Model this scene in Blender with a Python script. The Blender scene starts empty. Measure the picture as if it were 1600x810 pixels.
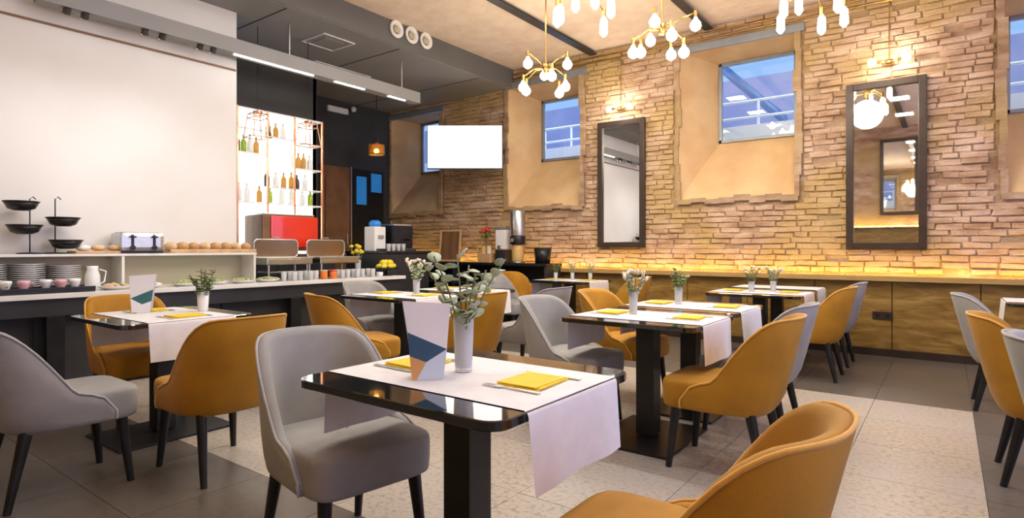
import bpy, bmesh, math, random
from mathutils import Vector, Matrix
random.seed(7)
SC = bpy.context.scene
COL = SC.collection
PI = math.pi
def R(a): return math.radians(a)

# ---------------------------------------------------------------- camera
cam_data = bpy.data.cameras.new('camera'); cam = bpy.data.objects.new('camera', cam_data); COL.objects.link(cam)
cam.location = (0, 0, 1.18); cam.rotation_euler = (R(90), 0, R(36.5))
cam_data.sensor_width = 36; cam_data.lens = 918 * 36 / 1600; cam_data.shift_y = -18 / 1600
cam_data.clip_start = 0.02
SC.camera = cam
# ---------------------------------------------------------------- sky
w = bpy.data.worlds.new('dusk_sky'); SC.world = w; w.use_nodes = True
wn = w.node_tree.nodes; wl = w.node_tree.links
bg = wn['Background']
tc = wn.new('ShaderNodeTexCoord'); sep = wn.new('ShaderNodeSeparateXYZ'); ramp = wn.new('ShaderNodeValToRGB')
wl.new(tc.outputs['Generated'], sep.inputs[0]); wl.new(sep.outputs['Z'], ramp.inputs[0]); wl.new(ramp.outputs[0], bg.inputs['Color'])
ramp.color_ramp.elements[0].position = 0.0; ramp.color_ramp.elements[0].color = (0.30, 0.50, 0.80, 1)
ramp.color_ramp.elements[1].position = 0.7; ramp.color_ramp.elements[1].color = (0.07, 0.17, 0.42, 1)
bg.inputs['Strength'].default_value = 1.5
# ---------------------------------------------------------------- window light and added ceiling fill
def area(name, loc, rot, sx, sy, power, color):
    l = bpy.data.lights.new(name, 'AREA'); l.shape = 'RECTANGLE'; l.size = sx; l.size_y = sy; l.energy = power; l.color = color
    o = bpy.data.objects.new(name, l); o.location = loc; o.rotation_euler = rot; COL.objects.link(o); return o
for i, yy in enumerate((0.4, 2.9, 5.4)):            # daylight through the street windows of the right wall
    area('window_daylight', (2.98, yy, 1.9), (0, R(90), 0), 2.2, 1.7, 44, (0.60, 0.60, 1.0))
for xx in (-4.3, -3.1, -1.9, -0.7, 0.5):            # rows of fill lights added under the ceiling, no fixtures
    for yy in (0.6, 2.2, 3.8, 5.2): area('ceiling_fill', (xx, yy, 3.92), (0, 0, 0), 0.3, 0.3, 4.6 if yy < 1 else (9.0 if yy < 3 else 12.0), (1.0, 0.97, 0.93))
SC.view_settings.view_transform = 'Standard'; SC.view_settings.look = 'None'
SC.view_settings.exposure = 0.08; SC.view_settings.gamma = 1.0
SC.view_settings.use_curve_mapping = False

# ---------------------------------------------------------------- materials
def nodes_of(name):
    m = bpy.data.materials.new(name); m.use_nodes = True
    nt = m.node_tree; return m, nt, nt.nodes['Principled BSDF']
def mat(name, c, rough=0.5, metal=0.0, c2=None, scale=8.0, lo=0.35, hi=0.65, bump=0.0, bscale=60.0, sheen=0.0, trans=0.0,
        emit=0.0, ecol=None, coat=0.0, stretch=(1, 1, 1), rnd=0.0, spec=0.5, detail=4.0):
    m, nt, b = nodes_of(name)
    b.inputs['Base Color'].default_value = (*c, 1); b.inputs['Roughness'].default_value = rough; b.inputs['Metallic'].default_value = metal
    b.inputs['Specular IOR Level'].default_value = spec
    if sheen: b.inputs['Sheen Weight'].default_value = sheen; b.inputs['Sheen Roughness'].default_value = 0.4
    if trans: b.inputs['Transmission Weight'].default_value = trans
    if coat: b.inputs['Coat Weight'].default_value = coat; b.inputs['Coat Roughness'].default_value = 0.05
    if emit: b.inputs['Emission Color'].default_value = (*(ecol or c), 1); b.inputs['Emission Strength'].default_value = emit
    n = nt.nodes; l = nt.links
    t = n.new('ShaderNodeTexCoord'); mp = n.new('ShaderNodeMapping'); mp.inputs['Scale'].default_value = stretch
    l.new(t.outputs['Object'], mp.inputs[0])
    src = None
    if c2:
        nz = n.new('ShaderNodeTexNoise'); nz.inputs['Scale'].default_value = scale; nz.inputs['Detail'].default_value = detail
        l.new(mp.outputs[0], nz.inputs['Vector'])
        rp = n.new('ShaderNodeValToRGB'); rp.color_ramp.elements[0].position = lo; rp.color_ramp.elements[1].position = hi
        rp.color_ramp.elements[0].color = (*c, 1); rp.color_ramp.elements[1].color = (*c2, 1)
        l.new(nz.outputs['Fac'], rp.inputs[0]); src = rp.outputs[0]
    if rnd:
        oi = n.new('ShaderNodeObjectInfo'); mr = n.new('ShaderNodeMapRange'); mr.inputs['To Min'].default_value = 1 - rnd; mr.inputs['To Max'].default_value = 1 + rnd
        l.new(oi.outputs['Random'], mr.inputs['Value'])
        hs = n.new('ShaderNodeHueSaturation'); l.new(mr.outputs[0], hs.inputs['Value'])
        if src: l.new(src, hs.inputs['Color'])
        else: hs.inputs['Color'].default_value = (*c, 1)
        src = hs.outputs[0]
    if src: l.new(src, b.inputs['Base Color'])
    if bump:
        nb = n.new('ShaderNodeTexNoise'); nb.inputs['Scale'].default_value = bscale; nb.inputs['Detail'].default_value = 3
        l.new(mp.outputs[0], nb.inputs['Vector'])
        bp = n.new('ShaderNodeBump'); bp.inputs['Strength'].default_value = bump; bp.inputs['Distance'].default_value = 0.01
        l.new(nb.outputs['Fac'], bp.inputs['Height']); l.new(bp.outputs[0], b.inputs['Normal'])
    return m

def brick_mat(name, pal, rough=0.85):
    m, nt, b = nodes_of(name); n = nt.nodes; l = nt.links
    g = n.new('ShaderNodeNewGeometry'); b.inputs['Roughness'].default_value = rough
    n1 = n.new('ShaderNodeTexNoise'); n1.inputs['Scale'].default_value = 3.2; n1.inputs['Detail'].default_value = 6
    mp = n.new('ShaderNodeMapping'); mp.inputs['Scale'].default_value = (1, 1, 3.0)
    l.new(g.outputs['Position'], mp.inputs[0]); l.new(mp.outputs[0], n1.inputs['Vector'])
    rp = n.new('ShaderNodeValToRGB'); e = rp.color_ramp.elements
    e[0].position = 0.30; e[0].color = (*pal[0], 1); e[1].position = 0.68; e[1].color = (*pal[2], 1)
    k = e.new(0.48); k.color = (*pal[1], 1)
    l.new(n1.outputs['Fac'], rp.inputs[0])
    n2 = n.new('ShaderNodeTexNoise'); n2.inputs['Scale'].default_value = 1.1; n2.inputs['Detail'].default_value = 3
    l.new(g.outputs['Position'], n2.inputs['Vector'])
    r2 = n.new('ShaderNodeValToRGB'); r2.color_ramp.elements[0].position = 0.45; r2.color_ramp.elements[1].position = 0.62
    r2.color_ramp.elements[0].color = (0, 0, 0, 1); r2.color_ramp.elements[1].color = (0.75, 0.75, 0.75, 1)
    l.new(n2.outputs['Fac'], r2.inputs[0])
    mx = n.new('ShaderNodeMix'); mx.data_type = 'RGBA'; l.new(r2.outputs[0], mx.inputs['Factor'])
    l.new(rp.outputs[0], mx.inputs['A']); mx.inputs['B'].default_value = (*pal[3], 1)
    l.new(mx.outputs['Result'], b.inputs['Base Color'])
    n3 = n.new('ShaderNodeTexNoise'); n3.inputs['Scale'].default_value = 38; n3.inputs['Detail'].default_value = 5
    l.new(g.outputs['Position'], n3.inputs['Vector'])
    bp = n.new('ShaderNodeBump'); bp.inputs['Strength'].default_value = 0.7; bp.inputs['Distance'].default_value = 0.02
    l.new(n3.outputs['Fac'], bp.inputs['Height']); l.new(bp.outputs[0], b.inputs['Normal'])
    return m

def wood_mat(name, c1, c2, c3, scale, rough=0.4, rot=0.0):
    m, nt, b = nodes_of(name); n = nt.nodes; l = nt.links; b.inputs['Roughness'].default_value = rough
    t = n.new('ShaderNodeTexCoord'); mp = n.new('ShaderNodeMapping'); mp.inputs['Rotation'].default_value = (0, rot, 0)
    l.new(t.outputs['Object'], mp.inputs[0])
    wv = n.new('ShaderNodeTexWave'); wv.inputs['Scale'].default_value = scale; wv.inputs['Distortion'].default_value = 7; wv.inputs['Detail'].default_value = 4; wv.inputs['Detail Scale'].default_value = 1.2
    l.new(mp.outputs[0], wv.inputs['Vector'])
    rp = n.new('ShaderNodeValToRGB'); e = rp.color_ramp.elements; e[0].color = (*c1, 1); e[1].color = (*c3, 1); k = e.new(0.5); k.color = (*c2, 1)
    l.new(wv.outputs['Fac'], rp.inputs[0]); l.new(rp.outputs[0], b.inputs['Base Color'])
    return m

def veneer_mat(name, c1, c2, c3):
    m, nt, b = nodes_of(name); n = nt.nodes; l = nt.links; b.inputs['Roughness'].default_value = 0.38
    t = n.new('ShaderNodeTexCoord'); mp = n.new('ShaderNodeMapping'); mp.inputs['Rotation'].default_value = (0, R(40), 0); mp.inputs['Scale'].default_value = (2.2, 1, 11)
    l.new(t.outputs['Object'], mp.inputs[0])
    nz = n.new('ShaderNodeTexNoise'); nz.inputs['Scale'].default_value = 1.5; nz.inputs['Detail'].default_value = 6; nz.inputs['Distortion'].default_value = 0.8
    l.new(mp.outputs[0], nz.inputs['Vector'])
    rp = n.new('ShaderNodeValToRGB'); e = rp.color_ramp.elements; e[0].position = 0.3; e[1].position = 0.7; e[0].color = (*c1, 1); e[1].color = (*c3, 1); k = e.new(0.5); k.color = (*c2, 1)
    l.new(nz.outputs['Fac'], rp.inputs[0]); l.new(rp.outputs[0], b.inputs['Base Color'])
    return m

def speckle_mat(name, c, c2, scale, rough=0.35, c3=None):
    m, nt, b = nodes_of(name); n = nt.nodes; l = nt.links; b.inputs['Roughness'].default_value = rough
    g = n.new('ShaderNodeNewGeometry')
    v = n.new('ShaderNodeTexNoise'); v.inputs['Scale'].default_value = scale; v.inputs['Detail'].default_value = 4; v.inputs['Roughness'].default_value = 0.7
    l.new(g.outputs['Position'], v.inputs['Vector'])
    rp = n.new('ShaderNodeValToRGB'); e = rp.color_ramp.elements; e[0].position = 0.36; e[0].color = (*c2, 1); e[1].position = 0.52; e[1].color = (*c, 1)
    l.new(v.outputs['Fac'], rp.inputs[0])
    n2 = n.new('ShaderNodeTexNoise'); n2.inputs['Scale'].default_value = 1.3; l.new(g.outputs['Position'], n2.inputs['Vector'])
    r2 = n.new('ShaderNodeMapRange'); r2.inputs['From Min'].default_value = 0.35; r2.inputs['From Max'].default_value = 0.65; l.new(n2.outputs['Fac'], r2.inputs['Value'])
    mx = n.new('ShaderNodeMix'); mx.data_type = 'RGBA'; mx.inputs['B'].default_value = (*(c3 or c), 1)
    ml = n.new('ShaderNodeMath'); ml.operation = 'MULTIPLY'; ml.inputs[1].default_value = 0.6; l.new(r2.outputs[0], ml.inputs[0])
    l.new(ml.outputs[0], mx.inputs['Factor']); l.new(rp.outputs[0], mx.inputs['A'])
    oi = n.new('ShaderNodeObjectInfo'); mr = n.new('ShaderNodeMapRange'); mr.inputs['To Min'].default_value = 0.93; mr.inputs['To Max'].default_value = 1.05
    l.new(oi.outputs['Random'], mr.inputs['Value']); hs = n.new('ShaderNodeHueSaturation'); l.new(mr.outputs[0], hs.inputs['Value'])
    l.new(mx.outputs['Result'], hs.inputs['Color']); l.new(hs.outputs[0], b.inputs['Base Color'])
    return m

BRICKPAL = ((0.34, 0.20, 0.115), (0.50, 0.335, 0.22), (0.66, 0.49, 0.365), (0.52, 0.36, 0.14))
M = {}
M['brick'] = brick_mat('pale_brick', BRICKPAL)
M['mortar'] = brick_mat('mortar', ((0.27, 0.165, 0.09), (0.40, 0.265, 0.165), (0.54, 0.40, 0.28), (0.43, 0.30, 0.13)), 0.95)
M['reveal'] = mat('warm_plaster', (0.62, 0.40, 0.20), 0.9, c2=(0.72, 0.52, 0.28), scale=2.2, bump=0.3, bscale=14)
M['plaster'] = mat('white_plaster', (0.80, 0.79, 0.77), 0.75, c2=(0.75, 0.735, 0.70), scale=1.2, bump=0.08, bscale=25)
M['ceiling'] = mat('ceiling_plaster', (0.84, 0.71, 0.59), 0.9, c2=(0.76, 0.61, 0.48), scale=5, bump=0.6, bscale=16)
M['black_paint'] = mat('black_paint', (0.030, 0.030, 0.030), 0.6, c2=(0.040, 0.040, 0.038), scale=3)
M['grey_paint'] = mat('grey_paint', (0.27, 0.27, 0.27), 0.6, c2=(0.29, 0.29, 0.287), scale=2)
M['black_soffit'] = mat('dark_fascia_paint', (0.12, 0.12, 0.117), 0.6, c2=(0.13, 0.13, 0.127), scale=2)
M['dark_metal'] = mat('dark_metal', (0.06, 0.062, 0.065), 0.4, 0.6, c2=(0.08, 0.08, 0.085), scale=6)
M['black_metal'] = mat('black_metal', (0.012, 0.012, 0.013), 0.35, 0.3, c2=(0.02, 0.02, 0.02), scale=9)
M['black_body'] = mat('black_counter_panel', (0.022, 0.022, 0.024), 0.45, c2=(0.03, 0.03, 0.032), scale=4)
M['steel'] = mat('brushed_steel', (0.66, 0.66, 0.65), 0.34, 1.0, c2=(0.55, 0.55, 0.54), scale=14, stretch=(1, 1, 12))
M['glass_top'] = mat('black_glass', (0.010, 0.013, 0.012), 0.03, c2=(0.014, 0.016, 0.015), scale=4, spec=0.9, coat=1.0)
M['orange'] = mat('mustard_velvet', (0.46, 0.215, 0.004), 0.75, c2=(0.36, 0.165, 0.003), scale=5, bump=0.12, bscale=220, sheen=0.12)
M['orange_trim'] = mat('mustard_piping', (0.72, 0.38, 0.05), 0.7, c2=(0.66, 0.33, 0.04), scale=20, sheen=0.4)
M['grey'] = mat('grey_velvet', (0.32, 0.31, 0.295), 0.8, c2=(0.255, 0.25, 0.24), scale=5, bump=0.12, bscale=220, sheen=0.2)
M['grey_trim'] = mat('grey_piping', (0.42, 0.40, 0.39), 0.7, c2=(0.36, 0.34, 0.34), scale=20, sheen=0.4)
M['cloth'] = mat('white_linen', (0.80, 0.79, 0.80), 0.85, c2=(0.75, 0.74, 0.76), scale=14, bump=0.15, bscale=300)
M['napkin'] = mat('yellow_paper', (0.86, 0.62, 0.03), 0.7, c2=(0.80, 0.55, 0.02), scale=16, bump=0.1, bscale=90)
M['glass'] = mat('clear_glass', (0.95, 0.96, 0.96), 0.08, trans=0.6, c2=(0.97, 0.98, 0.98), scale=30, lo=0.3, hi=0.5)
M['glass'].node_tree.nodes['Principled BSDF'].inputs['IOR'].default_value = 1.2
M['pane'] = mat('window_glass', (0.97, 0.99, 1.0), 0.0, trans=1.0, c2=(0.98, 0.99, 1.0), scale=3)
M['mirror'] = mat('mirror_glass', (0.86, 0.86, 0.84), 0.015, 1.0, c2=(0.84, 0.84, 0.83), scale=2)
M['frame_brown'] = mat('dark_bronze_frame', (0.045, 0.030, 0.022), 0.35, 0.3, c2=(0.06, 0.04, 0.03), scale=7)
M['brass'] = mat('aged_brass', (0.52, 0.33, 0.11), 0.3, 1.0, c2=(0.42, 0.26, 0.09), scale=12)
M['copper'] = mat('copper', (0.72, 0.36, 0.22), 0.3, 1.0, c2=(0.62, 0.30, 0.18), scale=12)
M['bulb'] = mat('lit_bulb', (1, 0.93, 0.78), 0.3, emit=14, ecol=(1.0, 0.90, 0.66), c2=(1, 0.95, 0.8), scale=2)
M['led'] = mat('lit_led_strip', (1, 0.8, 0.3), 0.4, emit=44, ecol=(1.0, 0.62, 0.11), c2=(1, 0.8, 0.35), scale=2)
M['coolled'] = mat('lit_white_led', (1, 1, 1), 0.4, emit=9, ecol=(1.0, 0.97, 0.9), c2=(1, 1, 0.98), scale=2)
M['screen'] = mat('lit_screen', (1, 1, 1), 0.3, emit=1.3, ecol=(1, 1, 1), c2=(0.98, 0.98, 0.98), scale=2)
M['backlit'] = mat('backlit_panel', (1, 0.98, 0.92), 0.5, emit=2.8, ecol=(1.0, 0.98, 0.90), c2=(1, 0.96, 0.88), scale=2)
M['wood'] = veneer_mat('burl_veneer', (0.17, 0.09, 0.016), (0.27, 0.155, 0.034), (0.38, 0.24, 0.07))
M['door_wood'] = wood_mat('brown_door', (0.16, 0.075, 0.03), (0.19, 0.09, 0.036), (0.22, 0.105, 0.045), 2.0, 0.45, 0)
M['board_wood'] = wood_mat('pale_board', (0.55, 0.33, 0.15), (0.62, 0.39, 0.19), (0.68, 0.45, 0.24), 6, 0.5, 0)
M['ledge'] = mat('oak_ledge', (0.40, 0.25, 0.08), 0.4, c2=(0.46, 0.30, 0.11), scale=6, stretch=(0.4, 3, 3))
M['tile_light'] = speckle_mat('speckled_light_tile', (0.50, 0.43, 0.345), (0.25, 0.205, 0.16), 36, 0.33, (0.46, 0.43, 0.395))
M['tile_dark'] = speckle_mat('grey_brown_tile', (0.138, 0.115, 0.094), (0.105, 0.088, 0.072), 20, 0.35, (0.125, 0.115, 0.106))
M['joint'] = mat('tile_joint', (0.36, 0.315, 0.26), 0.8, c2=(0.32, 0.28, 0.235), scale=8)
M['stone'] = mat('white_stone', (0.82, 0.81, 0.77), 0.25, c2=(0.72, 0.71, 0.66), scale=3)
M['white'] = mat('white_porcelain', (0.86, 0.86, 0.85), 0.25, c2=(0.82, 0.82, 0.81), scale=3)
M['pale_panel'] = mat('pale_back_panel', (0.46, 0.48, 0.31), 0.6, c2=(0.55, 0.43, 0.32), scale=1.4)
M['red'] = mat('glossy_red', (0.85, 0.035, 0.008), 0.2, c2=(0.78, 0.03, 0.008), scale=2, coat=0.6)
M['leaf'] = mat('eucalyptus_leaf', (0.32, 0.40, 0.24), 0.6, c2=(0.52, 0.58, 0.42), scale=18, rnd=0.3)
M['leaf_dark'] = mat('green_leaf', (0.10, 0.17, 0.04), 0.55, c2=(0.22, 0.30, 0.09), scale=25, rnd=0.2)
M['stem'] = mat('green_stem', (0.14, 0.17, 0.06), 0.6, c2=(0.22, 0.20, 0.09), scale=30)
M['blossom'] = mat('cream_pink_blossom', (0.80, 0.62, 0.50), 0.7, c2=(0.85, 0.78, 0.66), scale=30)
M['red_flower'] = mat('red_petal', (0.60, 0.05, 0.03), 0.6, c2=(0.70, 0.12, 0.07), scale=30)
M['yellow'] = mat('yellow_peel', (0.85, 0.62, 0.02), 0.45, c2=(0.80, 0.68, 0.05), scale=10, bump=0.1, bscale=120)
M['salad'] = mat('leafy_salad', (0.24, 0.32, 0.05), 0.6, c2=(0.60, 0.60, 0.26), scale=40)
M['bread'] = mat('bread_crust', (0.50, 0.26, 0.09), 0.75, c2=(0.66, 0.42, 0.20), scale=12, bump=0.3, bscale=60)
M['pastry'] = mat('pale_pastry', (0.78, 0.60, 0.36), 0.7, c2=(0.66, 0.44, 0.22), scale=14, bump=0.3, bscale=60)
M['pink'] = mat('pink_cup', (0.72, 0.36, 0.42), 0.4, c2=(0.80, 0.50, 0.54), scale=10)
M['juice'] = mat('orange_preserve', (0.80, 0.25, 0.04), 0.3, c2=(0.70, 0.16, 0.03), scale=10)
M['card'] = mat('white_card', (0.82, 0.82, 0.84), 0.6, c2=(0.79, 0.79, 0.81), scale=3)
M['card_blue'] = mat('blue_print', (0.018, 0.075, 0.15), 0.5, c2=(0.022, 0.09, 0.18), scale=3)
M['card_teal'] = mat('teal_print', (0.03, 0.14, 0.14), 0.5, c2=(0.035, 0.16, 0.16), scale=3)
M['card_orange'] = mat('ochre_print', (0.62, 0.30, 0.10), 0.5, c2=(0.66, 0.36, 0.14), scale=3)
M['card_pale'] = mat('pale_blue_print', (0.55, 0.66, 0.78), 0.5, c2=(0.6, 0.7, 0.8), scale=3)
M['bottle_green'] = mat('green_bottle', (0.30, 0.42, 0.03), 0.08, c2=(0.36, 0.46, 0.05), scale=4, trans=0.35)
M['bottle_amber'] = mat('amber_bottle', (0.60, 0.33, 0.06), 0.08, c2=(0.52, 0.27, 0.05), scale=4, trans=0.35)
M['bottle_dark'] = mat('dark_bottle', (0.035, 0.04, 0.035), 0.08, c2=(0.05, 0.05, 0.045), scale=4)
M['bottle_clear'] = mat('pale_bottle', (0.62, 0.62, 0.60), 0.1, c2=(0.7, 0.7, 0.68), scale=4, trans=0.4)
M['amber_glass'] = mat('amber_lamp_glass', (0.95, 0.55, 0.16), 0.1, trans=0.7, c2=(0.9, 0.5, 0.14), scale=4)
M['facade'] = mat('far_facade', (0.50, 0.42, 0.52), 0.9, c2=(0.34, 0.32, 0.46), scale=0.8)
M['outside_white'] = mat('white_rail_paint', (0.88, 0.88, 0.90), 0.5, c2=(0.84, 0.84, 0.88), scale=4)
M['blue_pipe'] = mat('blue_pipe_paint', (0.04, 0.10, 0.22), 0.5, c2=(0.05, 0.12, 0.26), scale=4)
M['frame_grey'] = mat('grey_window_frame', (0.30, 0.33, 0.36), 0.4, 0.3, c2=(0.26, 0.29, 0.33), scale=8)
M['blue_emit'] = mat('blue_glow', (0.02, 0.15, 0.45), 0.3, emit=0.35, ecol=(0.02, 0.22, 0.55), c2=(0.03, 0.18, 0.5), scale=3)
M['cream_box'] = mat('cream_enamel', (0.74, 0.66, 0.54), 0.35, c2=(0.70, 0.62, 0.50), scale=4)
M['jar_yellow'] = mat('cereal', (0.70, 0.48, 0.18), 0.6, c2=(0.60, 0.36, 0.12), scale=40)
M['chafer_lid'] = mat('brown_tinted_lid', (0.34, 0.27, 0.19), 0.22, 1.0, c2=(0.26, 0.22, 0.15), scale=5)  # brown reflection on the lid put into its metal colour
M['chafer'] = mat('satin_steel_green', (0.46, 0.48, 0.40), 0.22, 1.0, c2=(0.40, 0.42, 0.36), scale=6)

# ---------------------------------------------------------------- mesh helper
class MB:
    def __init__(s): s.v = []; s.f = []; s.sm = []; s.mi = []
    def add(s, vs, fs, smooth=False, mi=0):
        o = len(s.v); s.v += [tuple(v) for v in vs]
        for f in fs: s.f.append([i + o for i in f]); s.sm.append(smooth); s.mi.append(mi)
        return s
    def box(s, c, d, bev=0.0, rz=0.0, rot=None, mi=0):
        hx, hy, hz = d[0] / 2, d[1] / 2, d[2] / 2
        mx = rot if rot is not None else Matrix.Rotation(rz, 3, 'Z')
        c = Vector(c)
        if bev <= 0:
            vs = [c + mx @ Vector((x * hx, y * hy, z * hz)) for x in (-1, 1) for y in (-1, 1) for z in (-1, 1)]
            return s.add(vs, [(0, 1, 3, 2), (4, 6, 7, 5), (0, 4, 5, 1), (2, 3, 7, 6), (0, 2, 6, 4), (1, 5, 7, 3)], mi=mi)
        bm = bmesh.new(); bmesh.ops.create_cube(bm, size=1)
        for v in bm.verts: v.co = Vector((v.co.x * d[0], v.co.y * d[1], v.co.z * d[2]))
        bmesh.ops.bevel(bm, geom=bm.edges[:], offset=min(bev, min(d) * 0.45), segments=2, affect='EDGES', profile=0.7)
        bm.verts.index_update()
        s.add([c + mx @ v.co for v in bm.verts], [[v.index for v in f.verts] for f in bm.faces], False, mi); bm.free(); return s
    def tube(s, p0, p1, r0, r1=None, n=10, cap=True, mi=0):
        r1 = r0 if r1 is None else r1; p0 = Vector(p0); p1 = Vector(p1); d = (p1 - p0).normalized()
        a = d.orthogonal().normalized(); b = d.cross(a)
        vs = []
        for p, r in ((p0, r0), (p1, r1)):
            vs += [p + (a * math.cos(2 * PI * i / n) + b * math.sin(2 * PI * i / n)) * r for i in range(n)]
        s.add(vs, [(i, (i + 1) % n, n + (i + 1) % n, n + i) for i in range(n)], True, mi)
        if cap: s.add(vs, [list(range(n))[::-1], list(range(n, 2 * n))], False, mi)
        return s
    def path(s, pts, r, n=6, closed=False, mi=0):
        pts = [Vector(p) for p in pts]; k = len(pts); rings = []
        up = Vector((0.13, 0.21, 0.97)).normalized()
        for i in range(k):
            if closed: d = pts[(i + 1) % k] - pts[i - 1]
            else: d = pts[min(i + 1, k - 1)] - pts[max(i - 1, 0)]
            d.normalize(); a = d.cross(up)
            if a.length < 1e-3: a = d.orthogonal()
            a.normalize(); b = d.cross(a)
            rings.append([pts[i] + (a * math.cos(2 * PI * j / n) + b * math.sin(2 * PI * j / n)) * r for j in range(n)])
        vs = [v for q in rings for v in q]; fs = []
        for i in range(k if closed else k - 1):
            i2 = (i + 1) % k
            fs += [(i * n + j, i * n + (j + 1) % n, i2 * n + (j + 1) % n, i2 * n + j) for j in range(n)]
        if not closed: fs += [list(range(n))[::-1], [(k - 1) * n + j for j in range(n)]]
        return s.add(vs, fs, True, mi)
    def lathe(s, prof, c=(0, 0, 0), n=20, mi=0, smooth=True):
        vs = []; fs = []; k = len(prof)
        for r, z in prof:
            r = max(r, 1e-4); vs += [(c[0] + r * math.cos(2 * PI * i / n), c[1] + r * math.sin(2 * PI * i / n), c[2] + z) for i in range(n)]
        for a in range(k - 1):
            fs += [(a * n + i, a * n + (i + 1) % n, (a + 1) * n + (i + 1) % n, (a + 1) * n + i) for i in range(n)]
        fs += [list(range(n))[::-1], [(k - 1) * n + i for i in range(n)]]
        return s.add(vs, fs, smooth, mi)
    def ball(s, c, r, n=10, m=6, sq=(1, 1, 1), mi=0, jit=0.0):
        vs = []; fs = []
        for a in range(m + 1):
            th = PI * a / m
            for i in range(n):
                ph = 2 * PI * i / n; j = 1 + random.uniform(-jit, jit)
                rr = max(math.sin(th), 1e-3)
                vs.append((c[0] + r * sq[0] * rr * math.cos(ph) * j, c[1] + r * sq[1] * rr * math.sin(ph) * j, c[2] + r * sq[2] * math.cos(th) * j))
        for a in range(m): fs += [(a * n + i, (a + 1) * n + i, (a + 1) * n + (i + 1) % n, a * n + (i + 1) % n) for i in range(n)]
        return s.add(vs, fs, True, mi)
    def prism(s, poly, z0, z1, mi=0):
        n = len(poly); vs = [(x, y, z0) for x, y in poly] + [(x, y, z1) for x, y in poly]
        return s.add(vs, [list(range(n))[::-1], list(range(n, 2 * n))] + [(i, (i + 1) % n, n + (i + 1) % n, n + i) for i in range(n)], mi=mi)
    def mesh(s, name, mats):
        me = bpy.data.meshes.new(name); me.from_pydata(s.v, [], s.f)
        me.polygons.foreach_set('use_smooth', s.sm); me.polygons.foreach_set('material_index', s.mi)
        for m in (mats if isinstance(mats, (list, tuple)) else [mats]): me.materials.append(m)
        me.validate(); bm = bmesh.new(); bm.from_mesh(me); bmesh.ops.recalc_face_normals(bm, faces=bm.faces[:]); bm.to_mesh(me); bm.free(); me.update(); return me
    def build(s, name, mats, parent=None, loc=None):
        o = bpy.data.objects.new(name, s.mesh(name, mats)); COL.objects.link(o)
        if parent: o.parent = parent
        if loc: o.location = loc
        return o
def link(name, me, parent=None, loc=(0, 0, 0), rot=(0, 0, 0), scale=(1, 1, 1)):
    o = bpy.data.objects.new(name, me); COL.objects.link(o); o.parent = parent; o.location = loc; o.rotation_euler = rot; o.scale = scale; return o
def tag(o, label, cat, group=None):
    o['label'] = label; o['category'] = cat
    if group: o['group'] = group
    return o
def thing(name, label, cat, loc=(0, 0, 0), rz=0.0, group=None):
    o = bpy.data.objects.new(name, None); COL.objects.link(o); o.location = loc; o.rotation_euler = (0, 0, rz); o.empty_display_size = 0.1
    return tag(o, label, cat, group)
def struct(o): o['kind'] = 'structure'; return o
def stuff(o): o['kind'] = 'stuff'; return o
def copy_tree(o, parent=None):
    c = o.copy(); COL.objects.link(c); c.parent = parent
    for ch in list(o.children): copy_tree(ch, c)
    return c

# ================================================================ SETTING
WY = 7.6            # face of the brick wall
ZC = 4.03           # ceiling
# floor: slab with single tiles
floor = struct(MB().box((-2.75, 3.1, -0.06), (12.1, 9.4, 0.1)).build('floor', M['joint']))
tile_mesh = MB().box((0, 0, 0), (0.597, 0.6085, 0.012)).mesh('tile', M['tile_light'])
tile_dark_mesh = MB().box((0, 0, 0), (0.597, 0.6085, 0.012)).mesh('tile', M['tile_dark'])
for i in range(-14, 5):
    for j in range(-5, 10):
        x = 0.15 + (i + 0.5) * 0.6; y = 1.68 + (j + 0.5) * 0.6117
        light = i < 0 and 0 <= j <= 5
        link('tile', tile_mesh if light else tile_dark_mesh, floor, (x, y, -0.006))
# ceiling
ceiling = struct(MB().box((-2.75, 3.1, ZC + 0.06), (12.1, 9.4, 0.12)).build('ceiling', M['ceiling']))
# window niches of the brick wall: (x0, x1, z0, z1)
NICHES = [(-8.48, -7.15, 1.79, 3.62), (-5.72, -4.32, 1.79, 3.77), (-2.87, -1.41, 1.79, 3.77), (0.44, 1.9, 1.70, 3.70)]
wall_back = bpy.data.objects.new('wall_back', None)
wm = MB()
XL, XR = -8.7, 3.2
xs = XL
for (a, b, z0, z1) in NICHES:
    if a > xs: wm.box(((xs + a) / 2, WY + 0.285, 2.0), (a - xs, 0.56, 4.2))
    wm.box(((a + b) / 2, WY + 0.285, z0 / 2 - 0.05), (b - a, 0.56, z0 + 0.1)); wm.box(((a + b) / 2, WY + 0.285, (z1 + 4.1) / 2), (b - a, 0.56, 4.1 - z1)); xs = b
wm.box(((xs + XR) / 2, WY + 0.285, 2.0), (XR - xs, 0.56, 4.2))
wall_back = struct(wm.build('wall_back', M['mortar']))
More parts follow.
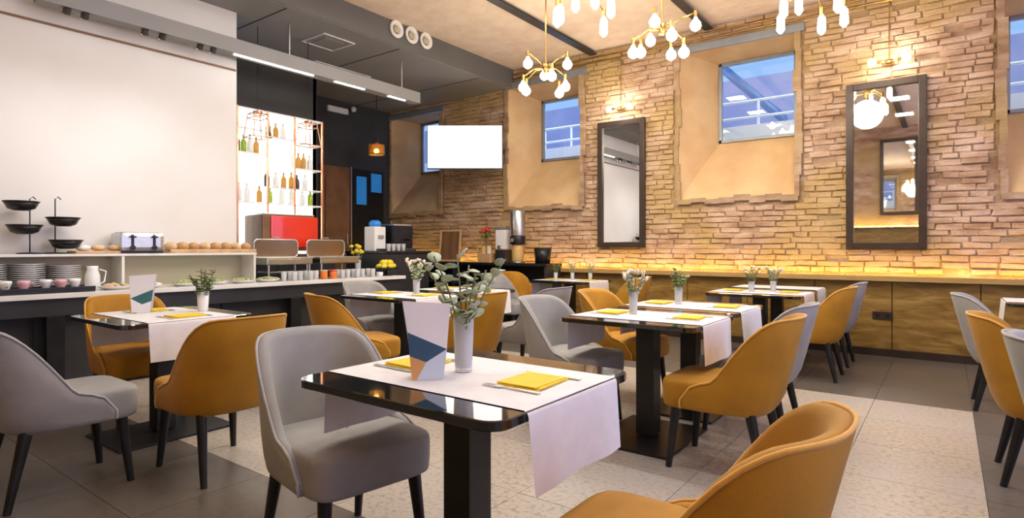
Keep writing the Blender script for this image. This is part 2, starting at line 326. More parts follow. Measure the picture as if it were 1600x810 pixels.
# bricks
var = []
for k in range(9):
    rj = lambda s: random.uniform(-s, s)
    L_, H_, D_ = 0.226, 0.061, 0.010
    fr = [(-L_ / 2 + rj(.012), -D_ + rj(.006), -H_ / 2 + rj(.008)), (L_ / 2 + rj(.012), -D_ + rj(.006), -H_ / 2 + rj(.008)),
          (L_ / 2 + rj(.012), -D_ + rj(.006), H_ / 2 + rj(.008)), (-L_ / 2 + rj(.012), -D_ + rj(.006), H_ / 2 + rj(.008))]
    ce = Vector((0, -D_, 0)); inner = [tuple(ce + (Vector(p) - ce) * Vector((0.90, 1, 0.72)) + Vector((0, -0.010, 0))) if False else (p[0] * 0.92, p[1] - 0.008, p[2] * 0.76) for p in fr]
    bk = [(p[0], 0.03, p[2]) for p in fr]
    m = MB().add(inner + fr + bk, [(0, 1, 2, 3)] + [(i, 4 + i, 4 + (i + 1) % 4, (i + 1) % 4) for i in range(4)] + [(4 + i, 8 + i, 8 + (i + 1) % 4, 4 + (i + 1) % 4) for i in range(4)])
    var.append(m)
var_mesh = [m.mesh('brick', M['brick']) for m in var]
spots = []
CH = 0.0665; r = 0; z = 0.93
while z < ZC - 0.03:
    x = XL + (0.12 if r % 2 else 0.0) + random.uniform(-.03, .03)
    while x < 2.3:
        sx = random.choice((1, 1, 1, 1.06, 0.92, 0.62)); wd = 0.222 * sx
        cx = x + wd / 2; x += wd + 0.011
        segs = [(cx - wd / 2, cx + wd / 2)]
        for (a, b, z0, z1) in NICHES:
            if z0 - 0.10 < z < z1 + 0.10:
                new = []
                for (p, q) in segs:
                    if q < a - 0.06 or p > b + 0.06: new.append((p, q)); continue
                    if p < a - 0.12: new.append((p, a - 0.06))
                    if q > b + 0.12: new.append((b + 0.06, q))
                segs = new
        for (p, q) in segs:
            if q - p > 0.05 and random.random() > 0.035:
                spots.append(((p + q) / 2, WY, z + random.uniform(-.006, .006), (q - p) / 0.222))
    z += CH; r += 1
def vis(s):
    d = Vector((s[0], s[1], s[2] - 1.18)); t = -0.5948 * d.x + 0.8039 * d.y; l = 0.8039 * d.x + 0.5948 * d.y
    u = 800 + 918 * l / t; v = 387 - 918 * d.z / t
    return (-20 < u < 1620 and -20 < v < 830), t
seen = sorted([(vis(s)[1], s) for s in spots if vis(s)[0]], key=lambda q: q[0])
near = set(id(s) for _, s in seen[:298])
rest = MB()
for s in spots:
    k = random.randrange(9)
    if id(s) in near: link('brick', var_mesh[k], wall_back, (s[0], s[1], s[2]), (0, random.uniform(-.02, .02), 0), (s[3], random.uniform(.8, 1.25), 1))
    else:
        dep = random.uniform(.8, 1.25)
        rest.add([(s[0] + p[0] * s[3], s[1] + p[1] * dep, s[2] + p[2]) for p in var[k].v], var[k].f)
stuff(rest.build('brickwork', M['brick'], wall_back))
# niches: splayed plaster reveals, sloping sill, window, outdoor view
def niche(n, a, b, z0, z1, wx0, wx1, wz0, wz1):
    D = 0.55; y0 = WY - 0.025; y1 = WY + D
    e = struct(MB().box(((wx0 + wx1) / 2, y1, wz1 - 0.02), (wx1 - wx0, 0.06, 0.04)).build('window_%d' % n, M['frame_grey']))
    f = MB()
    for xx in (wx0 + 0.02, wx1 - 0.02): f.box((xx, y1, (wz0 + wz1) / 2), (0.04, 0.06, wz1 - wz0), 0.004)
    f.box(((wx0 + wx1) / 2, y1, wz0 + 0.02), (wx1 - wx0, 0.06, 0.04), 0.004)
    f.build('frame', M['frame_grey'], e)
    MB().box(((wx0 + wx1) / 2, y1 + 0.01, (wz0 + wz1) / 2), (wx1 - wx0 - 0.07, 0.008, wz1 - wz0 - 0.07)).build('pane', M['pane'], e)
    o = [(a, y0, z0), (b, y0, z0), (b, y0, z1), (a, y0, z1)]; i = [(wx0, y1, wz0), (wx1, y1, wz0), (wx1, y1, wz1), (wx0, y1, wz1)]
    k = 0.14; ob = [(a - k, y1 + .05, z0 - k), (b + k, y1 + .05, z0 - k), (b + k, y1 + .05, z1 + k), (a - k, y1 + .05, z1 + k)]
    oo = [(a - k, y0 + .03, z0 - k), (b + k, y0 + .03, z0 - k), (b + k, y0 + .03, z1 + k), (a - k, y0 + .03, z1 + k)]
    ib = [(p[0], y1 + .05, p[2]) for p in i]
    for q, nm in enumerate(('sill', 'right_reveal', 'head', 'left_reveal')):
        q2 = (q + 1) % 4
        MB().add([o[q], o[q2], i[q2], i[q], ob[q], ob[q2], ib[q], ib[q2]],
                 [(0, 1, 2, 3), (3, 2, 7, 6), (6, 7, 5, 4), (4, 5, 1, 0), (0, 3, 6, 4), (1, 5, 7, 2)]).build('sill' if q == 0 else 'reveal', M['reveal'], e)
    # plaster rim around the opening
    rm = MB(); rr = random.Random(n)
    for (p, q) in ((0, 1), (1, 2), (2, 3), (3, 0)):
        A = Vector(o[p]); B = Vector(o[q]); 
        for t_ in range(8):
            c = A.lerp(B, (t_ + .5) / 8); ln = (B - A).length / 8
            hor = abs(B.x - A.x) > .1
            rm.box((c.x + (0 if hor else rr.uniform(-.02, .02)), y0 - 0.004, c.z + (rr.uniform(-.02, .02) if hor else 0)), (ln * 1.03 if hor else rr.uniform(.05, .09), rr.uniform(.025, .04), rr.uniform(.05, .09) if hor else ln * 1.03))
    rm.build('plaster_rim', M['plaster_rim'], e)
    MB().box(((a + b) / 2 + .02, y0 - .01, z1 + 0.0), (b - a + .1, 0.05, 0.09), 0.006).build('lintel', M['frame_grey'], e)
    return e
M['plaster_rim'] = M['mortar']
niche(1, -8.48, -7.15, 1.79, 3.62, -8.20, -7.22, 2.60, 3.58)
niche(2, -5.72, -4.32, 1.79, 3.77, -5.40, -4.62, 2.60, 3.60)
niche(3, -2.87, -1.41, 1.79, 3.77, -2.50, -1.52, 2.60, 3.68)
niche(4, 0.44, 1.90, 1.70, 3.70, 0.50, 1.60, 2.60, 3.62)
# outside the windows
outs = struct(MB().box((-3, 14.0, 3.4), (26, 0.4, 3.2)).build('exterior_facade', M['facade']))
struct(MB().box((-3, 9.25, 2.70), (26, 0.6, 0.54)).build('exterior_ledge', M['outside_white']))
for nx in (-7.6, -5.1, -1.95, 1.1):
    t = thing('railing', {-7.6: 'white metal railing outside the window behind the television', -5.1: 'white metal railing outside the narrow blue window', -1.95: 'white metal railing outside the window between the two mirrors', 1.1: 'white metal railing outside the cut-off window by the second mirror'}[nx], 'railing', (nx, 9.0, 2.97), 0, 'white railings outside the windows')
    for zz in (0.12, 0.36): MB().tube((-0.85, 0, zz), (0.85, 0, zz), 0.02, n=8).build('rail', M['outside_white'], t)
    for xx in (-0.8, -0.25, 0.3, 0.8): MB().tube((xx, 0, 0), (xx, 0, 0.37), 0.02, n=8).build('post', M['outside_white'], t)
    l = bpy.data.lights.new('outdoor_fill', 'POINT'); l.energy = 420 if nx < -7 else 170; l.color = (0.30, 0.45, 1.0) if nx < -7 else (0.62, 0.80, 1.0); l.shadow_soft_size = 0.15  # added out of view to brighten the ledge; the bluer one tints its niche
    o = bpy.data.objects.new('outdoor_fill', l); COL.objects.link(o); o.location = (nx + 0.5, 8.6, 4.6)
tag(MB().path([(-3.3, 9.6, 4.5), (-2.6, 9.6, 3.75), (-2.0, 9.6, 3.15), (-1.9, 9.6, 2.7)], 0.07, 10).build('drain_pipe', M['blue_pipe']), 'dark blue drain pipe slanting outside the window between the mirrors', 'pipe')
# wainscot panels and lit ledge
wsc = struct(MB().box((-2.75, WY - 0.02, 0.43), (11.9, 0.03, 0.80)).build('trim_1', M['frame_brown']))
pm = MB().box((0, 0, 0), (0.742, 0.03, 0.80), 0.004).mesh('panel', M['wood'])
for k in range(16):
    link('panel', pm, wsc, (-8.35 + 0.75 * k - 0.0, WY - 0.05, 0.43), (0, 0, 0), (1 if k % 2 else -1, 1, 1))
ledge = struct(MB().box((-2.75, WY - 0.075, 0.838), (11.9, 0.15, 0.03), 0.004).build('trim_2', M['ledge']))
MB().box((-2.75, WY - 0.155, 0.845), (11.9, 0.012, 0.055), 0.003).build('front_lip', M['ledge'], ledge)
MB().box((-2.75, WY - 0.125, 0.858), (11.9, 0.012, 0.010)).build('light_strip', M['led'], ledge)
struct(MB().box((-2.75, WY - 0.075, 0.04), (11.9, 0.016, 0.08), 0.004).build('baseboard_back', M['frame_brown']))
# left white wall (partition) and black bar recess
wl_ = struct(MB().box((-6.32, 0.95, 1.86), (0.24, 4.8, 3.74)).build('wall_left', M['plaster']))
MB().box((-6.195, 0.95, 3.10), (0.014, 4.78, 0.02), 0.004).build('rail', M['door_wood'], wl_)  # thin brown strip along the dark line across the wall
struct(MB().box((-7.02, 4.05, 1.9), (0.14, 1.66, 3.8)).build('wall_bar', M['black_paint']))
struct(MB().box((-7.75, 4.86, 1.9), (1.6, 0.06, 3.8)).build('wall_passage', M['black_paint']))
wp = struct(MB().box((-8.55, 6.2, 1.9), (0.14, 2.8, 3.8)).build('wall_far', M['black_paint']))
# soffit over the bar and buffet
sof = struct(MB().box((-7.15, 3.1, 3.885), (3.10, 9.0, 0.31)).build('trim_3', M['grey_paint']))
MB().box((-5.592, 3.1, 3.885), (0.016, 9.0, 0.30)).build('fascia', M['black_soffit'] if 'black_soffit' in M else M['dark_metal'], sof)
for yy in (0.4, 2.0, 3.6, 5.2, 6.8): MB().box((-7.1, yy, 3.727), (2.9, 0.008, 0.006)).build('seam', M['black_metal'], sof)
# steel bars under the ceiling
for n, xx in ((4, -4.12), (5, -2.45), (6, -0.78)):
    g = struct(MB().box((xx, 3.1, ZC - 0.055), (0.11, 8.9, 0.014), 0.003).build('trim_%d' % n, M['dark_metal']))
    MB().box((xx, 3.1, ZC - 0.025), (0.02, 8.9, 0.05)).build('web', M['dark_metal'], g)
# front wall behind the viewpoint and the street-side wall
wf = struct(MB().box((-2.75, -1.5, 2.0), (12.1, 0.2, 4.2)).build('wall_front', M['brick']))
lf = struct(MB().box((-1.6, -1.33, 1.66), (9.1, 0.14, 0.03), 0.004).build('trim_7', M['ledge']))
MB().box((-1.6, -1.27, 1.68), (9.1, 0.012, 0.010)).build('light_strip', M['led'], lf)
struct(MB().box((-1.6, -1.38, 0.82), (9.1, 0.04, 1.63)).build('trim_8', M['wood']))
wr = MB()
for (y0, y1) in ((-1.5, -0.55), (1.3, 1.95), (3.8, 4.45), (6.3, 7.7)): wr.box((3.15, (y0 + y1) / 2, 2.0), (0.2, y1 - y0, 4.2))
for (y0, y1) in ((-0.55, 1.3), (1.95, 3.8), (4.45, 6.3)):
    wr.box((3.15, (y0 + y1) / 2, 0.38), (0.2, y1 - y0, 0.80)); wr.box((3.15, (y0 + y1) / 2, 3.55), (0.2, y1 - y0, 1.1))
struct(wr.build('wall_right', M['brick']))
for n, (y0, y1) in enumerate(((-0.55, 1.3), (1.95, 3.8), (4.45, 6.3))):
    q = struct(MB().box((3.15, (y0 + y1) / 2, 1.89), (0.012, y1 - y0, 2.22)).build('window_%d' % (n + 5), M['pane']))
    fr = MB()
    for yy in (y0 + .03, (y0 + y1) / 2, y1 - .03): fr.box((3.15, yy, 1.89), (0.06, 0.05, 2.2))
    for zz in (0.81, 2.97): fr.box((3.15, (y0 + y1) / 2, zz), (0.06, y1 - y0, 0.05))
    fr.build('frame', M['frame_grey'], q)
# passage: brown door and dark glass door
d1 = struct(MB().box((-8.455, 6.30, 1.29), (0.05, 0.60, 2.58), 0.004).build('door_1', M['door_wood']))
MB().box((-8.42, 6.30, 1.75), (0.02, 0.42, 1.2), 0.006).build('upper_panel', M['door_wood'], d1)
MB().box((-8.42, 6.30, 0.62), (0.02, 0.42, 0.8), 0.006).build('lower_panel', M['door_wood'], d1)
MB().tube((-8.39, 6.52, 1.25), (-8.39, 6.52, 1.42), 0.012, n=8).build('handle', M['steel'], d1)
MB().box((-8.43, 6.62, 1.3), (0.05, 0.025, 2.6), 0.003).build('edge_strip', M['steel'], d1)
d2 = struct(MB().box((-8.46, 7.02, 1.29), (0.04, 0.72, 2.58), 0.004).build('door_2', M['black_metal']))
MB().box((-8.43, 6.86, 2.2), (0.012, 0.22, 0.50), 0.003).build('pane', M['blue_emit'], d2)  # blue reflections in the door glass put in as emission
MB().box((-8.43, 7.2, 2.36), (0.012, 0.24, 0.34), 0.003).build('pane', M['blue_emit'], d2)
# conduits high on the brick wall
for zz, lb in ((3.93, 'upper'), (3.86, 'lower')):
    tag(MB().tube((-5.55, WY - 0.06, zz), (2.2, WY - 0.06, zz), 0.012, n=8).build('conduit', M['brass']), lb + ' of two thin brass conduits along the top of the brick wall', 'pipe', 'conduits on the brick wall')

# ================================================================ CHAIRS
def smooth(a, b, x): t = max(0, min(1, (x - a) / (b - a))); return t * t * (3 - 2 * t)
def chair_meshes():
    W, xc, A, xf = 0.262, -0.05, 0.225, 0.165
    plan = [(xf - (xf - xc) * i / 8, -W) for i in range(8)]
    for i in range(25):
        th = -PI / 2 + PI * i / 24; c, s = math.cos(th), math.sin(th); e = 2 / 2.5
        plan.append((xc - A * abs(c) ** e, W * abs(s) ** e * (1 if s > 0 else -1)))
    plan += [(xc + (xf - xc) * (i + 1) / 8, W) for i in range(8)]
    k = len(plan); rings = []; rim = []
    for i, (x, y) in enumerate(plan):
        p0 = Vector(plan[max(i - 1, 0)]); p1 = Vector(plan[min(i + 1, k - 1)]); d = (p1 - p0).normalized(); nrm = Vector((-d.y, d.x))   # outward
        if nrm.dot(Vector((x - 0.02, y))) < 0: nrm = -nrm
        top = 0.835 - 0.335 * smooth(-0.235, 0.03, x) - 0.03 * smooth(0.03, 0.12, x) - 0.075 * smooth(0.105, 0.17, x) - 0.012 * smooth(-0.30, -0.2, x)
        back = max(0.0, min(1.0, (xc - x) / A)); lean = 0.10 * back
        def P(z, off):
            f = max(0, (z - 0.36)) / 0.46
            bulge = (-0.030 * (1 - min(1, (z - 0.33) / 0.13)) ** 2 if z < 0.46 else 0) * (0.35 + 0.65 * back)
            o_ = off + bulge + 0.012 * f
            return (x + nrm.x * o_ - lean * f, y + nrm.y * o_, z)
        b = 0.335
        hh = top - b; ring = [P(b, -0.01), P(b + 0.05 * hh, 0.0), P(b + 0.16 * hh, 0), P(b + 0.36 * hh, 0), P(b + .64 * hh, 0), P(max(top - 0.02, b + .8 * hh), 0), P(top - 0.004, -0.008), P(top, -0.022), P(top - 0.006, -0.040), P(top - min(0.03, .3 * hh), -0.050)]
        ib = min(0.37, top - 0.5 * hh)
        for t in (0.6, 0.3, 0.0): ring.append(P(ib + (top - min(0.03, .3 * hh) - ib) * t, -0.055))
        ring.append(P(b, -0.05))
        rings.append(ring); rim.append(P(top - 0.002, -0.004))
    n = len(rings[0]); sh = MB(); vs = [v for q in rings for v in q]; fs = []
    for i in range(k - 1): fs += [(i * n + j, i * n + (j + 1) % n, (i + 1) * n + (j + 1) % n, (i + 1) * n + j) for j in range(n)]
    fs += [list(range(n)), [(k - 1) * n + j for j in range(n)][::-1]]
    sh.add(vs, fs, True)
    # piping runs down the front ends too
    pr_ = [rings[0][j] for j in (1, 3, 5)] + rim + [rings[-1][j] for j in (5, 3, 1)]
    pip = MB().path(pr_, 0.0055, 6)
    # seat
    st = MB(); n = 56; vs = []; fs = []
    lev = [(0.330, 0.94), (0.336, 0.975), (0.35, 0.99), (0.39, 1.0), (0.445, 1.0), (0.462, 0.993), (0.472, 0.975), (0.478, 0.94), (0.483, 0.82), (0.488, 0.55), (0.490, 0.25), (0.490, 0.02)]
    for z, sc in lev:
        for i in range(n):
            a = 2 * PI * i / n; c, s = math.cos(a), math.sin(a); e = 2 / 6.5
            hx = 0.262; x = 0.03 + hx * sc * abs(c) ** e * (1 if c > 0 else -1)
            y = (0.243 - 0.03 * (x < -0.05) * min(1, (-0.05 - x) / 0.15)) * sc * abs(s) ** e * (1 if s > 0 else -1)
            if x < -0.19: x = -0.19 + (x + 0.19) * 0.5
            vs.append((x, y, z))
    for a in range(len(lev) - 1): fs += [(a * n + i, a * n + (i + 1) % n, (a + 1) * n + (i + 1) % n, (a + 1) * n + i) for i in range(n)]
    fs += [list(range(n))[::-1]]
    st.add(vs, fs, True)
    legs = []
    for sx, sy in ((1, 1), (1, -1), (-1, 1), (-1, -1)):
        l = MB(); p0 = Vector((0.02 + sx * 0.19, sy * 0.18, 0.345)); p1 = Vector((0.02 + sx * (0.225 if sx > 0 else 0.265), sy * 0.205, 0.0))
        for (pa, pb, ra, rb) in ((p0, p1, 0.024, 0.014),):
            l.tube(pa, pb, ra * 1.12, rb * 1.12, 12)
        legs.append(l)
    return sh, pip, st, legs
sh, pip, st, legs = chair_meshes()
CHM = {}
leg_me = [l.mesh('leg', M['black_metal']) for l in legs]
for kind in ('orange', 'grey'):
    CHM[kind] = (sh.mesh('backrest', M[kind]), pip.mesh('piping', M[kind + '_trim']), st.mesh('seat', M[kind]))
def chair(kind, x, y, face, label):
    t = thing('dining_chair', label, 'chair', (x, y, 0), R(face), 'upholstered dining chairs')
    b, p, s = CHM[kind]
    bo = link('backrest', b, t); link('piping', p, bo); link('seat', s, t)
    for l in leg_me: link('leg', l, t)
    return t
chair('grey', -3.53, 1.00, 90, 'grey chair turned side-on in front of the buffet, cut by the frame')
chair('orange', -3.17, 1.62, 180, 'orange chair seen from behind at the end of the table before the buffet')
chair('orange', -4.53, 1.74, 0, 'orange chair on the buffet side of the table with the teal menu card')
chair('grey', -1.88, 1.44, -9, 'large grey chair tucked against the black glass end of the front table')
chair('orange', -0.53, 1.325, 180, 'big mustard chair cut by the frame, facing the runner of the front table')
chair('orange', -0.96, 3.25, 180, 'mustard chair in profile facing the table with two hanging runners')
chair('grey', -1.02, 4.02, 180, 'grey chair standing directly behind the mustard chair in profile')
chair('orange', -1.02, 5.98, 180, 'orange chair at the back-wall table, with a grey chair right behind it')
chair('grey', -1.02, 6.78, 180, 'grey chair half hidden behind the orange chair by the wood wainscot')
chair('grey', -2.05, 3.48, 0, 'grey chair with pale piping just behind the front table, facing the wall-side tables')
chair('orange', -2.05, 4.30, 0, 'orange chair at the second table from the front, half hidden by its tabletop')
chair('orange', -3.22, 6.55, 180, 'orange chair beside the far table below the first mirror')
chair('orange', -4.72, 6.74, 0, 'orange chair at the far corner of the room by the coffee machines')
chair('grey', -4.62, 6.17, 0, 'grey chair at the far table near the coffee machines')
chair('grey', -3.06, 4.42, 180, 'grey chair behind the eucalyptus, at the table behind the middle table')
chair('grey', -4.55, 3.92, 0, 'grey chair between the buffet counter and the middle table')
chair('orange', -3.72, 2.98, 72, 'orange chair standing free just above the front grey chair, before the middle table')
chair('orange', -3.17, 3.60, 180, 'mustard chair hidden behind the tall eucalyptus vase')
chair('orange', 0.47, 3.98, 0, 'orange chair seen from behind between two grey chairs at the room side')
chair('grey', 0.57, 3.14, 0, 'grey chair nearest the frame edge, in front of an orange one')
chair('grey', 0.41, 5.60, 0, 'grey chair by the wood wainscot, behind the orange chair at the side')

# ================================================================ TABLES
TX, TYH = 0.425, 0.385
def rrect(hx, hy, r, n=6):
    pts = []
    for cx, cy, a0 in ((hx - r, hy - r, 0), (-hx + r, hy - r, 90), (-hx + r, -hy + r, 180), (hx - r, -hy + r, 270)):
        for i in range(n + 1): a = R(a0 + 90 * i / n); pts.append((cx + r * math.cos(a), cy + r * math.sin(a)))
    return pts
p_ = rrect(TX, TYH, 0.062); q_ = rrect(TX - 0.003, TYH - 0.003, 0.059); N_ = len(p_)
tm = MB(); vs = [(x, y, 0.722) for x, y in q_] + [(x, y, 0.725) for x, y in p_] + [(x, y, 0.747) for x, y in p_] + [(x, y, 0.75) for x, y in q_]
tm.add(vs, [list(range(N_))[::-1], [3 * N_ + i for i in range(N_)]] + [(a * N_ + i, a * N_ + (i + 1) % N_, (a + 1) * N_ + (i + 1) % N_, (a + 1) * N_ + i) for a in range(3) for i in range(N_)])
top_me = tm.mesh('tabletop', M['glass_top'])
col_me = MB().box((0, 0, 0.372), (0.115, 0.115, 0.70), 0.006).box((0, 0, 0.715), (0.3, 0.3, 0.012)).mesh('column', M['black_metal'])
base_me = MB().box((0, 0, 0.007), (0.52, 0.68, 0.014), 0.003).mesh('base_plate', M['black_metal'])
def runner_mesh(seed):
    rr = random.Random(seed); W = 0.255; hang = 0.225
    prof = []   # (x, z)
    zt = 0.7525; ex = TX + 0.004
    for i in range(6): prof.append((-ex - 0.012 + 0.012 * i / 5, zt - hang + (hang - 0.015) * i / 5))
    prof += [(-ex + 0.003, zt - 0.006), (-ex + 0.014, zt)]
    for i in range(11): prof.append((-ex + 0.05 + (2 * ex - 0.1) * i / 10, zt))
    prof += [(ex - 0.014, zt), (ex - 0.003, zt - 0.006)]
    for i in range(6): prof.append((ex + 0.012 * i / 5, zt - 0.015 - (hang - 0.015) * i / 5))
    ny = 12; vs = []; ph = rr.uniform(0, 6); ph2 = rr.uniform(0, 6)
    for x, z in prof:
        h = max(0, zt - z) / hang
        for j in range(ny + 1):
            y = -W + 2 * W * j / ny
            dx = (0.007 * math.sin(y * 13 + ph) + 0.004 * math.sin(y * 25 + ph2) + 0.004) * h * (1 if x > 0 else -1)
            vs.append((x + dx, y * (1 - 0.03 * h), z))
    fs = [(i * (ny + 1) + j, i * (ny + 1) + j + 1, (i + 1) * (ny + 1) + j + 1, (i + 1) * (ny + 1) + j) for i in range(len(prof) - 1) for j in range(ny)]
    return MB().add(vs, fs, True).mesh('table_runner', M['cloth'])
run_me = [runner_mesh(s) for s in range(3)]
# cutlery and napkins
kn = MB().prism([(-0.105, -0.008), (-0.02, -0.006), (0.0, -0.010), (0.075, -0.011), (0.105, -0.002), (0.10, 0.006), (0.0, 0.006), (-0.02, 0.006), (-0.105, 0.008)], 0, 0.0035)
knife_me = kn.mesh('knife', M['steel'])
fk = MB().prism([(-0.10, -0.007), (0.03, -0.003), (0.045, -0.012), (0.062, -0.012), (0.062, 0.012), (0.045, 0.012), (0.03, 0.003), (-0.10, 0.007)], 0, 0.0035)
for q in (-0.0102, -0.0034, 0.0034, 0.0102): fk.box((0.083, q, 0.0018), (0.044, 0.0032, 0.003))
fork_me = fk.mesh('fork', M['steel'])
nm_ = MB(); nm_.box((0, 0, 0.002), (0.15, 0.19, 0.004)); nm_.box((0.003, 0.004, 0.0055), (0.148, 0.184, 0.003), rz=0.03); nm_.box((-0.002, -0.002, 0.0085), (0.144, 0.18, 0.003), rz=-0.03)
nap_me = nm_.mesh('napkin', M['napkin'])
TABLES = [  # x, y, phrase, seed, settings, plant kind
    (-1.305, 1.51, 'front table', 0), (-1.50, 3.46, 'table by the profile mustard chair', 1), (-1.52, 4.27, 'table second from the front row', 2),
    (-1.45, 6.00, 'table right below the large window', 0), (-1.47, 6.80, 'table touching the wood wainscot', 1),
    (-3.97, 3.70, 'middle table with the loose bouquet', 2), (-3.97, 4.50, 'table behind the middle table', 0),
    (-4.05, 1.70, 'table before the buffet', 1), (-3.98, 6.66, 'far table below the first mirror', 2), (0.80, 6.28, 'table cut by the frame edge', 0)]
for (x, y, ph, sd) in TABLES:
    t = thing('dining_table', 'black glass pedestal table: ' + ph, 'table', (x, y, 0), 0, 'black glass dining tables')
    link('tabletop', top_me, t); link('column', col_me, t); link('base_plate', base_me, t)
    rn = link('table_runner', run_me[sd], None, (x, y, 0)); tag(rn, 'white linen runner on the ' + ph, 'table runner', 'white table runners')
    if sd == 0 and x == -1.305: pass
    if (x, y) in ((-1.47, 6.80), (0.80, 6.28)): continue
    for s, side in ((1, 'window side'), (-1, 'buffet side')):
        cx = x + s * 0.255; cy = y + 0.02
        n_ = link('napkin', nap_me, None, (cx, cy, 0.7545), (0, 0, s * 0.05)); tag(n_, 'folded yellow napkin, %s of the %s' % (side, ph), 'napkin', 'yellow napkins')
        k_ = link('knife', knife_me, None, (cx, cy + s * 0.115, 0.7550), (0, 0, PI if s > 0 else 0)); tag(k_, 'steel knife by the napkin, %s of the %s' % (side, ph), 'knife', 'table knives')
        f_ = link('fork', fork_me, None, (cx, cy - s * 0.112, 0.7550), (0, 0, PI if s > 0 else 0)); tag(f_, 'steel fork by the napkin, %s of the %s' % (side, ph), 'fork', 'table forks')

# ---- vases and plants
def vase(x, y, z, r, h, label, kind='glass'):
    m = MB().lathe([(r * .80, 0), (r * .82, 0.004), (r, h), (r - 0.003, h), (r * .76, 0.012)], (0, 0, 0), 20)
    t = thing('vase', label, 'vase', (x, y, z), 0, 'small table vases')
    m.build('glass_body', M['glass'] if kind == 'glass' else M['white'], t)
    if kind == 'glass': MB().lathe([(r * .74, 0), (r * .86, h * .55)], (0, 0, 0.014), 16).build('water', M['glass'], t)
    return t
def leaf_mesh(l, w, n=8):
    vs = [(0, 0, 0.06 * l)]
    for i in range(n):
        a = 2 * PI * i / n; vs.append((l * 0.5 + l * 0.5 * math.cos(a), w * math.sin(a), 0.15 * w * math.sin(a) ** 2 + 0.04 * l * math.cos(a)))
    vs[0] = (l * 0.5, 0, -0.05 * l); k = len(vs)
    vs += [(x, y, z - 0.0015) for x, y, z in vs]
    fs = [(0, 1 + i, 1 + (i + 1) % n) for i in range(n)] + [(k, k + 1 + (i + 1) % n, k + 1 + i) for i in range(n)] + [(1 + i, k + 1 + i, k + 1 + (i + 1) % n, 1 + (i + 1) % n) for i in range(n)]
    return MB().add(vs, fs, True)
leafA = leaf_mesh(0.044, 0.0215); leafA_me = leafA.mesh('leaf', M['leaf']); leafB_me = leaf_mesh(0.05, 0.022).mesh('leaf', M['leaf_dark'])
def sprig(x, y, z, H, spread, nst, nl, seed, label, single=True, size=1.0, flowers=None, mat_='leaf', stemr=0.003):
    rr = random.Random(seed)
    t = thing('plant_sprig', label, 'plant', (x, y, z), 0, 'plants in the table vases')
    stm = MB(); fol = MB(); fl = MB()
    for s in range(nst):
        a = 2 * PI * s / nst + rr.uniform(-.4, .4); sp = spread * rr.uniform(.45, 1.0); hh = H * rr.uniform(.72, 1.0)
        pts = [Vector((0.010 * math.cos(a) , 0.010 * math.sin(a), 0.012))]
        for q in range(1, 7):
            f = q / 6; pts.append(Vector((sp * f ** 2 * math.cos(a) + .01 * math.cos(a), sp * f ** 2 * math.sin(a) + .01 * math.sin(a), 0.012 + hh * f - 0.05 * sp * f ** 3)))
        stm.path(pts, stemr, 5)
        for q in range(nl):
            f = 0.42 + 0.58 * (q + rr.uniform(0, .5)) / nl; f = min(f, 0.999) * 6; i = min(int(f), 5); p = pts[i].lerp(pts[i + 1], f - i)
            az = a + (PI / 2 if q % 2 else -PI / 2) + rr.uniform(-.8, .8); el = rr.uniform(-.2, .75); sc = size * rr.uniform(.75, 1.2)
            rot = (rr.uniform(-.5, .5), -el, az)
            if single: link('leaf', leafA_me if mat_ == 'leaf' else leafB_me, t, p, rot, (sc, sc, sc))
            else:
                mx = Matrix.Translation(p) @ Matrix.Rotation(az, 4, 'Z') @ Matrix.Rotation(-el, 4, 'Y') @ Matrix.Scale(sc, 4)
                fol.add([mx @ Vector(v) for v in leafA.v], leafA.f, True)
        if flowers:
            for _ in range(3):
                p = pts[-1] + Vector((rr.uniform(-.02, .02), rr.uniform(-.02, .02), rr.uniform(-.01, .02))); fl.ball(p, 0.016 * size, 7, 5, jit=0.18)
    stm.build('stem', M['stem'], t)
    if not single: stuff(fol.build('foliage', M[mat_], t))
    if flowers: fl.build('blossom', M[flowers], t)
    return t
vase(-1.34, 1.53, 0.7545, 0.036, 0.185, 'clear glass vase on the front table')
sprig(-1.34, 1.53, 0.76, 0.41, 0.15, 7, 9, 3, 'tall eucalyptus sprigs in the front table vase')
vase(-1.62, 3.50, 0.7545, 0.030, 0.14, 'clear glass vase on the table beside the mustard chair')
sprig(-1.62, 3.50, 0.76, 0.25, 0.07, 7, 10, 5, 'pale green sprigs with pink blossom beside the mustard chair', False, 0.7, 'blossom')
vase(-1.63, 4.32, 0.7545, 0.032, 0.13, 'clear glass vase on the table behind the mustard chair')
sprig(-1.63, 4.32, 0.76, 0.26, 0.07, 6, 10, 8, 'green sprigs on the table behind the mustard chair', False, 0.75, None, 'leaf_dark')
vase(-1.52, 5.95, 0.7545, 0.030, 0.10, 'first of two small glass vases on the table under the second window')
vase(-1.36, 6.12, 0.7545, 0.030, 0.10, 'second small glass vase, nearer the wood wainscot')
sprig(-1.52, 5.95, 0.76, 0.22, 0.09, 6, 9, 11, 'green posy in the first of two vases under the second window', False, 0.7, 'blossom', 'leaf_dark')
sprig(-1.36, 6.12, 0.76, 0.22, 0.08, 6, 9, 12, 'pinkish posy in the second vase, nearer the wood wainscot', False, 0.7, 'blossom')
vase(-4.02, 1.94, 0.7545, 0.038, 0.13, 'frosted vase on the table before the buffet', 'white')
sprig(-4.02, 1.94, 0.76, 0.27, 0.10, 8, 10, 14, 'dark green bouquet on the table before the buffet', False, 0.85, None, 'leaf_dark')
vase(-3.95, 3.85, 0.7545, 0.035, 0.13, 'clear glass vase on the middle table')
sprig(-3.95, 3.85, 0.76, 0.30, 0.12, 7, 9, 15, 'loose green bouquet with pink blossom on the middle table', False, 0.85, 'blossom')
